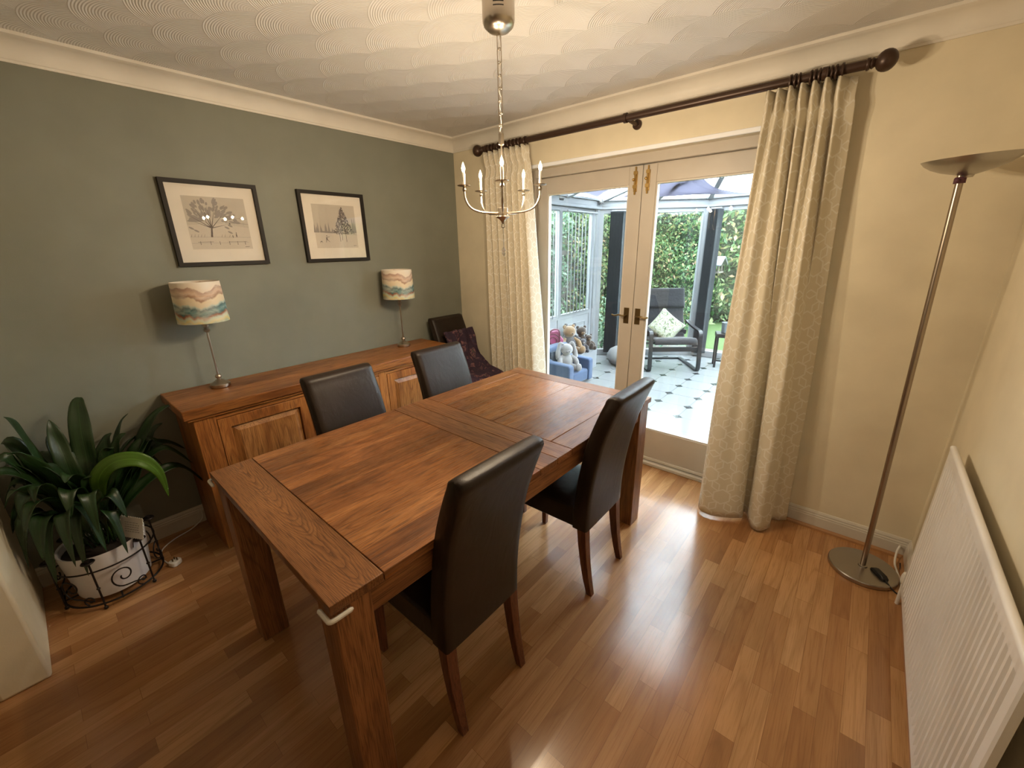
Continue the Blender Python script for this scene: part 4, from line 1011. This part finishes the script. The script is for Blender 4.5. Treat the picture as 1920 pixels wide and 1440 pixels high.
# ================================================================== CONSERVATORY
CX0 = -.20; A_ = Vector((-.15, 2.76)); B_ = Vector((1.005, 3.62)); B2 = Vector((2.60, 3.62)); A2 = Vector((3.70, 2.76))
fp = [(CX0, .20), (3.75, .20), (3.70, 2.76), (2.60, 3.62), (1.005, 3.62), (-.15, 2.76), (CX0, 2.70)]
fb = [(-.45, .20), (4.0, .20), (4.0, 3.0), (2.8, 3.9), (.85, 3.9), (-.45, 2.95)]
struct(MB().prism(fb, -.10, -.0008).build('floor_conservatory', 'tiles'), 'white octagon tiled floor of the conservatory with small dark inserts', 'floor')
EZ = 2.02
def facet(name, lab, P0, P1, sill, frames, panel=False, t=.06, door=None):
    """glazed wall from P0 to P1; frames = list of fractions where uprights stand"""
    P0 = Vector((P0[0], P0[1], 0)); P1 = Vector((P1[0], P1[1], 0)); L_ = (P1-P0).length; a = math.atan2(P1.y-P0.y, P1.x-P0.x)
    root = thing(name, lab, 'window', tuple(P0), a); struct(root)
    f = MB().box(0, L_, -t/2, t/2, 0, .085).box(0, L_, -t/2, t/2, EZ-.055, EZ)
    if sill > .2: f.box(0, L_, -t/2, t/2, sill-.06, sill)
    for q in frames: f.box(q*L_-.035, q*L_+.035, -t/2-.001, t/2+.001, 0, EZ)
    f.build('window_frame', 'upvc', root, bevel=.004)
    for i in range(len(frames)-1):
        x0, x1 = frames[i]*L_+.035, frames[i+1]*L_-.035
        if sill > .2:
            MB().box(x0, x1, -.02, .02, .085, sill-.06).build('lower_panel', 'upvc', root)
            m = .09; pm = MB()
            if x1-x0 > .3:
                for b in ((x0+m, x1-m, .17, .185), (x0+m, x1-m, sill-.165, sill-.15), (x0+m, x0+m+.015, .185, sill-.165), (x1-m-.015, x1-m, .185, sill-.165)): pm.box(b[0], b[1], -.028, -.02, b[2], b[3])
                pm.box(x0+m+.05, x1-m-.05, -.026, -.02, .23, sill-.21); pm.build('panel_moulding', 'upvc', root, bevel=.002)
        z0 = sill if sill > .2 else .085
        MB().box(x0, x1, -.004, .004, z0, EZ-.055).build('glass_pane', 'glass', root)
    return root
facet('window_1', 'left side glazing of the conservatory with white lower panels', (CX0, .26), (CX0, 2.70), .70, [.014, .33, .66, .985])
facet('window_2', 'tall angled conservatory window behind the black armchair', A_, B_, .1, [.02, .98])
facet('window_3', 'front conservatory window beyond the armchair', B_, B2, .1, [.022, .5, .978])
facet('window_4', 'right angled conservatory window', B2, A2, .1, [.02, .98])
facet('window_5', 'right side glazing of the conservatory', (3.72, 2.72), (3.72, .26), .70, [.015, .5, .985])
for i, q in enumerate(((-.175, 2.735), (1.005, 3.62), (2.60, 3.62), (3.71, 2.74))):
    struct(MB().lathe([(.052, 0), (.052, EZ)], (q[0], q[1], 0), 10).build('trim_%d' % (8+i), 'upvc', smooth=True, angle=30), 'white corner post of the conservatory', 'post')
# eaves beam
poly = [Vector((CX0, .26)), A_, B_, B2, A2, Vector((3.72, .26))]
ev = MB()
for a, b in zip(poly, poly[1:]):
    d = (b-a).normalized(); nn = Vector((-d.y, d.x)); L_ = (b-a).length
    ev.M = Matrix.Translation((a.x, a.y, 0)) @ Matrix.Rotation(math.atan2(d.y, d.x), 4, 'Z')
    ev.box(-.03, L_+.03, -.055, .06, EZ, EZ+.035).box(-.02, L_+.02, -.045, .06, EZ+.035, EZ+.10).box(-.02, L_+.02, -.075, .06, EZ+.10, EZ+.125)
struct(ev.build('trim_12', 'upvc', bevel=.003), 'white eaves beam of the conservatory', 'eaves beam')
# roof
G1, G2 = Vector((1.70, .26, 2.56)), Vector((1.70, 2.05, 2.52))
E = [Vector((p.x, p.y, EZ+.125)) for p in poly]
rf = MB(); allv = [tuple(p) for p in E]+[tuple(G1), tuple(G2)]
rf.add(allv, [(0, 1, 7, 6), (1, 2, 7), (2, 3, 7), (3, 4, 7), (4, 5, 6, 7)])
struct(rf.build('roof', 'roof_sheet'), 'milky translucent sheet roof of the conservatory', 'roof')
rb_ = MB()
def bar(a, b, w_=.030, h_=.05):
    a, b = Vector(a), Vector(b); d = (b-a).normalized(); s_ = d.cross(Vector((0, 0, 1))).normalized()*w_; u = Vector((0, 0, -h_)); v0 = Vector((0, 0, -.008))
    rb_.hexa([a-s_+u, a+s_+u, b+s_+u, b-s_+u], [a-s_+v0, a+s_+v0, b+s_+v0, b-s_+v0])
for e in E[1:5]: bar(e, G2)
bar(G1, G2, .04, .07)
for a, b, n in ((E[0], E[1], 3), (E[4], E[5], 3)):
    for i in range(1, n): f = i/n; bar(a.lerp(b, f), (G1.lerp(G2, f) if a is E[0] else G2.lerp(G1, f)))
bar(E[2].lerp(E[3], .5), G2); bar(E[1].lerp(E[2], .5), G2)
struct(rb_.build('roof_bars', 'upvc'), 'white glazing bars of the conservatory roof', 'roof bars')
struct(box(-.6, 0, .30, .42, -.1, 4.2).build('wall_outside', 'brick_wall'), 'outside wall of the house', 'wall')
struct(MB().box(-.5, 4.2, .20, .26, ZC, 4.2).build('wall_outside_upper', 'brick_wall'), 'outside wall of the house above the conservatory', 'wall')

# shade sails
def sail(lab, c00, c10, c11, c01, sagz, curve):
    c00, c10, c11, c01 = [Vector(c) for c in (c00, c10, c11, c01)]; cen = (c00+c10+c11+c01)/4
    def fn(u, v):
        p = c00.lerp(c10, u).lerp(c01.lerp(c11, u), v)
        e = (4*u*(1-u)*(abs(2*v-1)**2)+4*v*(1-v)*(abs(2*u-1)**2))*curve
        p = p.lerp(cen, e); p.z -= sagz*16*u*(1-u)*v*(1-v)*.5; p.z += .004*math.sin(u*14+v*9); return tuple(p)
    o_ = MB().grid(fn, 24, 24).build('shade_sail', 'sail', smooth=True, angle=180, origin=tuple(cen))
    tag(o_, lab, 'shade sail', 'lilac shade sails under the conservatory roof')
le = spline([(.14, 2.80, 2.15), (.75, 2.56, 2.29), (1.05, 1.6, 2.38), (1.05, .40, 2.38)], 8)
re_ = spline([(2.05, 3.42, 2.09), (1.62, 3.36, 2.115), (1.30, 3.20, 2.16), (1.21, 2.96, 2.21), (1.20, 2.55, 2.29), (1.32, 1.6, 2.42), (1.45, .40, 2.47)], 5)
def sail1(u, v):
    a = le[0] if v <= 0 else le[min(int(v*(len(le)-1)), len(le)-2)].lerp(le[min(int(v*(len(le)-1)), len(le)-2)+1], v*(len(le)-1)-min(int(v*(len(le)-1)), len(le)-2))
    i = min(int(v*(len(re_)-1)), len(re_)-2); b = re_[i].lerp(re_[i+1], v*(len(re_)-1)-i)
    p = a.lerp(b, u); p.y -= .10*4*u*(1-u)*(1-v)**2; p.z -= .06*4*u*(1-u)*v; p.z += .006*math.sin(u*16+v*13); return tuple(p)
tag(MB().grid(sail1, 30, 30).build('shade_sail', 'sail', smooth=True, angle=180, origin=(.9, 2.0, 2.25)), 'large lilac shade sail under the conservatory roof, above the armchair', 'shade sail', 'lilac shade sails under the conservatory roof')
sail('smaller lilac shade sail at the left of the conservatory roof, left of the white rafter', (-.11, 2.62, 2.165), (.95, 2.12, 2.375), (.85, .55, 2.35), (-.11, 1.25, 2.175), .03, .10)
# spotlights on the eaves
for x, y, lab in ((-.125, 1.80, 'small grey spotlight on the left conservatory eaves'), (-.07, 2.66, 'small grey spotlight at the angled corner of the conservatory eaves')):
    q = thing('spotlight', lab, 'spotlight', (x, y, EZ+.10))
    MB().box(x-.012, x+.012, y-.045, y+.045, EZ+.075, EZ+.098).build('lamp_body', 'steel', q, bevel=.003, world=True)
    for k in range(3): MB().lathe([(.009, .055), (.012, .060), (.012, .078)], (x, y-.03+.03*k, EZ), 10).build('lamp_head', 'plush_grey', q, smooth=True, world=True)

# blinds
def blind(name, lab, P0, P1, z0, z1, n, ang, mat, wid=.089, off=.07):
    P0 = Vector(P0); P1 = Vector(P1); d = (P1-P0).normalized(); m = MB(); base = math.atan2(d.y, d.x)
    root = thing(name, lab, 'blind', ((P0.x+P1.x)/2, (P0.y+P1.y)/2, z0))
    for i in range(n):
        p = P0.lerp(P1, (i+.5)/n); a = base+R(ang)+R(random.uniform(-3, 3)); u = Vector((math.cos(a), math.sin(a)))*wid/2; nn = Vector((-u.y, u.x)).normalized()*.006
        m.add([(p.x-u.x, p.y-u.y, z0), (p.x+nn.x, p.y+nn.y, z0), (p.x+u.x, p.y+u.y, z0), (p.x-u.x, p.y-u.y, z1), (p.x+nn.x, p.y+nn.y, z1), (p.x+u.x, p.y+u.y, z1)], [(0, 1, 4, 3), (1, 2, 5, 4)])
    m.build('slats', mat, root, solid=.0015, world=True)
    a = MB().tube([(P0.x, P0.y, z1+.012), (P1.x, P1.y, z1+.012)], .012, 8).build('head_rail', 'upvc', root, smooth=True, world=True)
    return root
XB = CX0+.10
blind('vertical_blind', 'open white vertical blind on the left conservatory window nearest the dining room', (XB, .45), (XB, 1.74), .70, 1.955, 16, 38, 'blind_white')
blind('vertical_blind', 'open white vertical blind on the left conservatory window, before the angled corner', (XB, 1.90), (XB, 2.62), .72, 1.955, 9, 38, 'blind_white')
dAB = (B_-A_).normalized(); nAB = Vector((dAB.y, -dAB.x))
p0 = A_+dAB*.16+nAB*.08; p1 = A_+dAB*.34+nAB*.08
blind('vertical_blind', 'stacked dark grey vertical blind left of the angled window', p0, p1, .06, 1.985, 15, 52, 'blind_grey')
blind('vertical_blind', 'stacked dark grey vertical blind on the front conservatory window, right of the armchair', (1.075, 3.53), (1.20, 3.53), .06, 1.985, 11, 60, 'blind_grey')

# ---------------- black bentwood armchair
pc = thing('rocking_armchair', 'black bentwood armchair with charcoal cushion in the conservatory', 'armchair', (.93, 2.82, 0), R(37.8))
# local: +x right (viewer's), -y front; feet front at y=-.33
for sx in (-1, 1):
    x = sx*.305
    side = spline([(x, .34, .012), (x, 0, .012), (x, -.27, .012), (x, -.325, .035), (x, -.335, .10), (x, -.315, .30), (x, -.30, .46), (x, -.285, .500), (x, -.24, .515), (x, -.05, .530), (x, .12, .555), (x, .20, .575)], 5)
    m = MB(); n = len(side); V = []
    for i, p in enumerate(side):
        t_ = (side[min(i+1, n-1)]-side[max(i-1, 0)]).normalized(); nn = Vector((0, -t_.z, t_.y))*.011
        V += [p+Vector((-.024, 0, 0))-nn, p+Vector((.024, 0, 0))-nn, p+Vector((.024, 0, 0))+nn, p+Vector((-.024, 0, 0))+nn]
    m.add(V, [(4*i+k, 4*i+(k+1) % 4, 4*i+4+(k+1) % 4, 4*i+4+k) for i in range(n-1) for k in range(4)]+[(3, 2, 1, 0), tuple(4*(n-1)+k for k in range(4))])
    m.build('side_frame', 'black_wood', pc, smooth=True, angle=50)
    b = spline([(sx*.262, -.30, .375), (sx*.262, -.05, .320), (sx*.262, .10, .300), (sx*.262, .18, .36), (sx*.255, .30, .66), (sx*.25, .40, .97)], 5)
    MB().tube(b, .016, 8).build('back_frame', 'black_wood', pc, smooth=True)
MB().box(-.282, .282, -.318, -.298, .265, .325).build('cross_rail', 'black_wood', pc, bevel=.004)
MB().box(-.29, .29, .31, .35, .004, .026).build('foot_rail', 'black_wood', pc, bevel=.004)
MB().box(-.282, .282, .13, .16, .40, .46).build('cross_rail', 'black_wood', pc, bevel=.004)
def cush(pts, w_, th, name, mat='charcoal_cloth', par=pc, wr=.006):
    C_ = spline(pts, 6); N = len(C_)-1
    vs = []; K = 16
    for i in range(N+1):
        t_ = (C_[min(i+1, N)]-C_[max(i-1, 0)]).normalized(); nn = Vector((0, -t_.z, t_.y))
        e = math.sqrt(max(.02, 1-(2*i/N-1)**8))
        for k in range(K):
            a = 2*PI*k/K; cx = math.copysign(abs(math.cos(a))**.35, math.cos(a)); sy = math.copysign(abs(math.sin(a))**.7, math.sin(a))
            vs.append(C_[i]+Vector((cx*w_, 0, 0))+nn*(sy*th*e+wr*math.sin(i*1.7+k*2.1)))
    F = [(i*K+k, i*K+(k+1) % K, (i+1)*K+(k+1) % K, (i+1)*K+k) for i in range(N) for k in range(K)]+[tuple(range(K))[::-1], tuple(N*K+k for k in range(K))]
    return MB().add(vs, F).build(name, mat, par, smooth=True, angle=180)
cush([(0, -.345, .36), (0, -.30, .415), (0, -.12, .375), (0, .06, .345), (0, .15, .38)], .265, .028, 'seat_cushion', wr=.003)
cush([(0, .12, .36), (0, .19, .50), (0, .27, .70), (0, .345, .90), (0, .37, .965)], .262, .030, 'back_cushion')
cush([(0, .255, .735), (0, .29, .82), (0, .325, .92), (0, .352, .992)], .272, .045, 'head_cushion', wr=.005)
# scatter cushion leaning on the armchair
cu = MB(); cu.M = pc.matrix_basis @ Matrix.Translation((-.045, .075, .525)) @ Matrix.Rotation(R(-22), 4, 'X') @ Matrix.Rotation(R(47), 4, 'Y')
cu.M = Matrix.Translation((.93, 2.82, 0)) @ Matrix.Rotation(R(37.8), 4, 'Z') @ Matrix.Translation((-.050, -.03, .535)) @ Matrix.Rotation(R(-24), 4, 'X') @ Matrix.Rotation(R(42), 4, 'Y')
def cf(sg):
    def fn(u, v):
        x, z = (u-.5)*2, (v-.5)*2; w_ = .185*(1-.07*(1-abs(x))*0)
        h = .052*((1-x**4)*(1-z**4))**.5
        px = x*(.185-.014*(1-z*z)); pz = z*(.185-.014*(1-x*x)); return (px, sg*h, pz)
    return fn
cu.grid(cf(-1), 16, 16).grid(cf(1), 16, 16)
tag(cu.build('scatter_cushion', 'leaf_cushion', smooth=True, angle=100, origin=(.98, 2.88, .52)), 'cream cushion with green leaf print leaning on the black armchair', 'cushion')

# black plant stand at the right, with a grey pot
bs = thing('side_stand', 'tall narrow black stand by the curtain edge in the conservatory', 'stand', (1.53, 3.22, 0), R(20))
for x in (-.09, .09):
    for y in (-.09, .09): MB().box(x-.013, x+.013, y-.013, y+.013, 0, .40).build('leg', 'black_wood', bs)
MB().box(-.11, .11, -.11, .11, .40, .45).build('top', 'black_wood', bs, bevel=.003)
MB().box(-.085, .085, -.009, .009, .06, .08).box(-.009, .009, -.085, .085, .0605, .0795).build('stretcher', 'black_wood', bs)
gp = thing('pot', 'pale grey pot on the black stand in the conservatory', 'pot', (1.53, 3.22, .451))
MB().lathe([(.045, 0), (.05, .004), (.058, .135), (.053, .135), (.045, .12)], n=20).build('pot_body', 'pot_grey', gp, smooth=True)

# pouf, white box, blue chair, toys
tag(MB().lathe([(.10, .0), (.16, .025), (.20, .085), (.205, .14), (.17, .205), (.10, .245), (.001, .26)], n=32).build('pouf', 'pouf', smooth=True), 'rounded white pouf behind the gap of the garden doors', 'pouf').location = (.44, 2.52, 0)
kb = thing('toy_chest', 'white wooden toy chest piled with soft toys in the conservatory', 'toy chest', (.03, 2.0, 0))
MB().box(-.14, .225, 1.72, 2.20, 0, .235).build('chest_body', 'upvc', kb, bevel=.006, world=True); MB().box(-.145, .232, 1.715, 2.207, .236, .256).build('lid', 'upvc', kb, bevel=.005, world=True)
KC = (.28, 1.40, 0)
kc = thing('toddler_armchair', 'small blue upholstered toddler armchair by the toy chest', 'armchair', KC)
kx0, kx1, ky0, ky1 = .03, .478, 1.135, 1.655
MB().box(kx0+.08, kx1-.01, ky0+.095, ky1-.095, .03, .165).build('seat', 'blue_cloth', kc, bevel=.02, seg=3, world=True)
for a, b in ((ky0, ky0+.092), (ky1-.092, ky1)):
    MB().prism([(kx0+.06, .02), (kx1, .02), (kx1, .262), (kx1-.02, .284), (kx0+.16, .290), (kx0+.06, .33)], a, b, 'y').build('arm', 'blue_cloth', kc, bevel=.02, seg=3, world=True)
MB().prism([(kx0+.01, .02), (kx0+.11, .02), (kx0+.10, .40), (kx0+.075, .425), (kx0-.02, .425), (kx0-.03, .40)], ky0+.004, ky1-.004, 'y').build('backrest', 'blue_cloth', kc, bevel=.022, seg=3, world=True)
MB().box(kx0+.112, kx0+.125, ky0+.10, ky1-.10, .17, .38).build('back_lining', 'blue_grey_cloth', kc, bevel=.004, world=True)

def soft_toy(lab, loc, rz, body, face, kind, size=1.0, group='soft toys in the conservatory'):
    t = thing(kind, lab, 'soft toy', loc, rz, group)
    b = MB(); b.M = Matrix.Scale(size, 4)
    b.ball((0, 0, .085), .072, sz=1.2); b.ball((.01, 0, .215), .062, sx=1, sy=1.05, sz=.95)
    for s_ in (-1, 1):
        b.tube(spline([(.01, s_*.05, .14), (.045, s_*.085, .11), (.075, s_*.09, .07)], 5), [.022]*5+[.026]*5+[.024], 10).ball((.077, s_*.09, .066), .026, n=10)
        b.tube(spline([(.03, s_*.04, .035), (.09, s_*.062, .035), (.14, s_*.078, .034)], 5), [.032]*6+[.030]*5, 10).ball((.15, s_*.080, .048), .035, sx=.7, sz=1.2, n=12)
    b.build('body', body, t, smooth=True, angle=180)
    e = MB(); e.M = Matrix.Scale(size, 4)
    for s_ in (-1, 1):
        if kind == 'toy_bunny':
            e.tube(spline([(.0, s_*.03, .262), (-.005, s_*.065, .275), (.0, s_*.088, .22), (.012, s_*.098, .15), (.02, s_*.098, .11)], 5), [.012]*4+[.020]*8+[.026]*6+[.020, .013, .006], 10, flat=None)
        else: e.ball((-.005, s_*.048, .262), .022, sx=.6, n=10)
    e.build('ears', body, t, smooth=True, angle=180)
    m = MB(); m.M = Matrix.Scale(size, 4); m.ball((.058, 0, .200), .028, sx=.8, sz=.8, n=12); mz = m.build('muzzle', face, t, smooth=True, angle=180)
    m = MB(); m.M = Matrix.Scale(size, 4)
    for s_ in (-1, 1): m.ball((.060, s_*.024, .226), .0058, n=8)
    m.ball((.080, 0, .207), .007, n=8); m.build('eyes_and_nose', 'plush_dark', t, smooth=True)
    return t
soft_toy('white floppy-eared plush rabbit sitting in the blue toddler armchair', (.265, 1.385, .168), R(-35), 'plush_white', 'plush_white', 'toy_bunny', 1.12)
tbr = soft_toy('tan teddy bear wearing a dark waistcoat, left of the other toys on the chest', (.03, 1.80, .257), R(-30), 'plush_tan', 'plush_tan', 'teddy_bear', 1.25)
MB().lathe([(.082, .06), (.094, .10), (.088, .15), (.05, .20)], n=18, cap=False).build('waistcoat', 'plush_dark', tbr, smooth=True)
soft_toy('grey and white plush toy with dark ears at the back of the toy chest', (-.055, 1.965, .257), R(-40), 'plush_grey', 'plush_white', 'plush_toy', 1.2)
soft_toy('dark brown bear with a pale muzzle at the back of the toy chest', (.03, 2.10, .257), R(-35), 'plush_brown', 'plush_tan', 'teddy_bear', 1.05)
soft_toy('small reddish-brown monkey sitting on the right end of the toy chest', (.145, 2.10, .257), R(-40), 'plush_brown', 'plush_tan', 'toy_monkey', .70)
soft_toy('small black and white plush toy at the front edge of the toy chest', (.165, 1.93, .257), R(-50), 'plush_dark', 'plush_white', 'plush_toy', .62)
pk = thing('pink_toy', 'bright pink rosette-shaped toy with an arched handle at the left glass edge', 'toy', (-.03, 1.52, 0))
m = MB(); m.M = Matrix.Translation((-.03, 1.52, .45)) @ Matrix.Rotation(R(-40), 4, 'Z')
pr = []
for k in range(36): a = 2*PI*k/36; r_ = .125*(1+.09*math.cos(6*a)); pr.append((r_*math.cos(a), r_*math.sin(a)))
m.prism(pr, -.03, .03, 'x'); m.build('disc', 'pink', pk, bevel=.01, world=True)
m2 = MB(); m2.M = m.M
for r_ in (.045, .085): m2.tube([(.034, r_*math.cos(a), r_*math.sin(a)) for a in [2*PI*k/20 for k in range(20)]], .007, 6, True)
m2.build('rosette_rings', 'deep_pink', pk, smooth=True, world=True)
m3 = MB(); m3.M = m.M; m3.tube(spline([(.05, -.05, -.13), (.05, -.055, .05), (.05, -.03, .13), (.05, .03, .145), (.05, .075, .10), (.05, .085, -.13)], 6), .009, 8); m3.build('handle', 'deep_pink', pk, smooth=True, world=True)
m4 = MB(); m4.M = m.M; m4.box(-.03, .03, -.09, .09, -.45, -.10); m4.build('base', 'pink', pk, bevel=.02, world=True)
tag(MB().tube(spline([(.42, 2.25, .004), (.50, 2.20, .004), (.56, 2.26, .004), (.52, 2.36, .004), (.42, 2.38, .004), (.36, 2.50, .004), (.30, 2.62, .004), (.10, 2.75, .004)], 6), .0035, 6).build('looped_cable', 'pot_grey', smooth=True, origin=(.45, 2.3, 0)), 'thin grey cable looped on the white tiles beside the pouf', 'cable')

# ================================================================== GARDEN
struct(MB().box(-9, 12, -8, 14, -.30, -.14).build('ground', 'grass_green'), 'green lawn of the garden', 'lawn')
P('paving', (0.098, 0.094, 0.083), .9, bump=(8, .5, .02))
struct(MB().box(-1.2, 1.6, 2.9, 4.6, -.139, -.11).build('patio', 'paving'), 'pale paved strip outside the angled window', 'patio')
fnc = thing('garden_fence', 'dark wooden board fence left of the conservatory', 'fence', (-1.7, 2.5, -.14))
m = MB()
for i in range(42): m.box(-1.71+(i % 2)*.012, -1.69+(i % 2)*.012, .3+i*.15, .3+i*.15+.143, -.14, 1.75)
m.build('boards', 'fence_wood', fnc, world=True); MB().box(-1.69, -1.64, .3, 6.6, .2, .28).box(-1.69, -1.64, .3, 6.6, 1.4, 1.48).build('rail', 'fence_wood', fnc, world=True)
def cloud(mb, fn, n, s0, s1, rr):
    for _ in range(n):
        p, s_ = Vector(fn(rr)), rr.uniform(s0, s1)
        rot = Euler((rr.uniform(-1.2, 1.2), rr.uniform(-1.2, 1.2), rr.uniform(0, 6.28))).to_matrix()
        q = [rot @ Vector(v) for v in ((-s_, 0, 0), (0, -s_*.5, s_*.12), (s_, 0, 0), (0, s_*.5, s_*.12))]
        mb.add([tuple(p+v) for v in q], [(0, 1, 2), (0, 2, 3)])
rr = random.Random(21)
def hedge(lab, path, depth, h, n, mat, s0=.035, s1=.07, core=True, zb=-.14):
    Pth = [Vector((x, y, 0)) for x, y in path]; L_ = [(Pth[i+1]-Pth[i]).length for i in range(len(Pth)-1)]; tot = sum(L_)
    root = thing('hedge', lab, 'hedge', (Pth[0].x, Pth[0].y, zb))
    def fn(r_):
        t_ = r_.uniform(0, tot); i = 0
        while i < len(L_)-1 and t_ > L_[i]: t_ -= L_[i]; i += 1
        d = (Pth[i+1]-Pth[i]).normalized(); p = Pth[i]+d*t_; nn = Vector((d.y, -d.x, 0)); z = r_.uniform(0, h)
        bul = .22*math.sin(p.x*3.1+z*2.7)*math.sin(p.y*2.3+z*3.9)
        return p+nn*(depth*r_.random()**2*-1+bul+.05)+Vector((0, 0, zb+z+.05*math.sin(p.x*9)))
    m = MB(); cloud(m, fn, n, s0, s1, rr); m.build('foliage', mat, root, world=True)
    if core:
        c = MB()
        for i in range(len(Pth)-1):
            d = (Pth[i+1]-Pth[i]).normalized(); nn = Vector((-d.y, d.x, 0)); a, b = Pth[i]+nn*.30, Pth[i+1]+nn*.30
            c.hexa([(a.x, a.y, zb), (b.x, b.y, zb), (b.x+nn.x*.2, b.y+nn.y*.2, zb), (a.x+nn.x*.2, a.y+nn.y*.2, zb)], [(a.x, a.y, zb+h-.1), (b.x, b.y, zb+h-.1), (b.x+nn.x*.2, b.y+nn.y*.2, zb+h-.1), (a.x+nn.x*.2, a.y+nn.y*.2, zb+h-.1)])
        c.build('backing_slab', 'hedge_core', root, world=True)  # dark slab added behind the leaves to keep sky from showing through
    return root
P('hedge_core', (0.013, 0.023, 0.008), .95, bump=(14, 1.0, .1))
hedge('tall mixed green and yellow hedge beyond the angled window', [(-2.6, 3.3), (-1.5, 4.6), (.2, 6.2)], .5, 2.5, 15000, 'hedge_leaf', .026, .050)
hedge('tall green hedge at the end of the lawn, right of the garden', [(.1, 6.6), (1.4, 8.4), (5.5, 8.6)], .7, 2.6, 8000, 'hedge_leaf', .045, .09)
hedge('green hedge along the right side of the garden', [(6.4, 7.6), (6.2, 3.6), (6.2, -4.5)], .5, 2.5, 4200, 'hedge_leaf', .08, .14)
hedge('pale ivy spilling over the fence left of the conservatory', [(-1.50, .4), (-1.50, 4.2)], .25, 2.0, 5200, 'ivy_leaf', .03, .055, core=False, zb=.35)
bh = thing('bird_table', 'grey-roofed wooden bird table in front of the garden hedge', 'bird table', (.62, 5.55, -.14))
bx, by = .62, 5.55
MB().tube([(bx, by, -.14), (bx, by, 1.06)], .03, 8).build('post', 'light_wood', bh, smooth=True, world=True)
MB().box(bx-.17, bx+.17, by-.14, by+.14, 1.06, 1.085).build('tray', 'light_wood', bh, world=True)
m = MB()
for a in (-.14, .14):
    for b in (-.11, .11): m.box(bx+a-.012, bx+a+.012, by+b-.012, by+b+.012, 1.085, 1.20)
m.build('corner_posts', 'light_wood', bh, world=True)
MB().prism([(by-.22, 1.19), (by, 1.32), (by+.22, 1.19), (by+.22, 1.21), (by, 1.345), (by-.22, 1.21)], bx-.21, bx+.21, 'x').build('roof', 'pot_grey', bh, world=True)
sh = thing('shrub', 'low leafy shrub outside the angled window', 'shrub', (-.35, 4.0, -.14))
m = MB(); cloud(m, lambda r_: Vector((-.35+r_.gauss(0, .42), 4.05+r_.gauss(0, .28), -.14+abs(r_.gauss(0, .38)))), 1500, .03, .06, rr); m.build('foliage', 'ivy_leaf', sh, world=True)
MB().tube([(-.35, 4.05, -.14), (-.33, 4.04, .4)], .02, 6).build('stem', 'bark', sh, world=True)
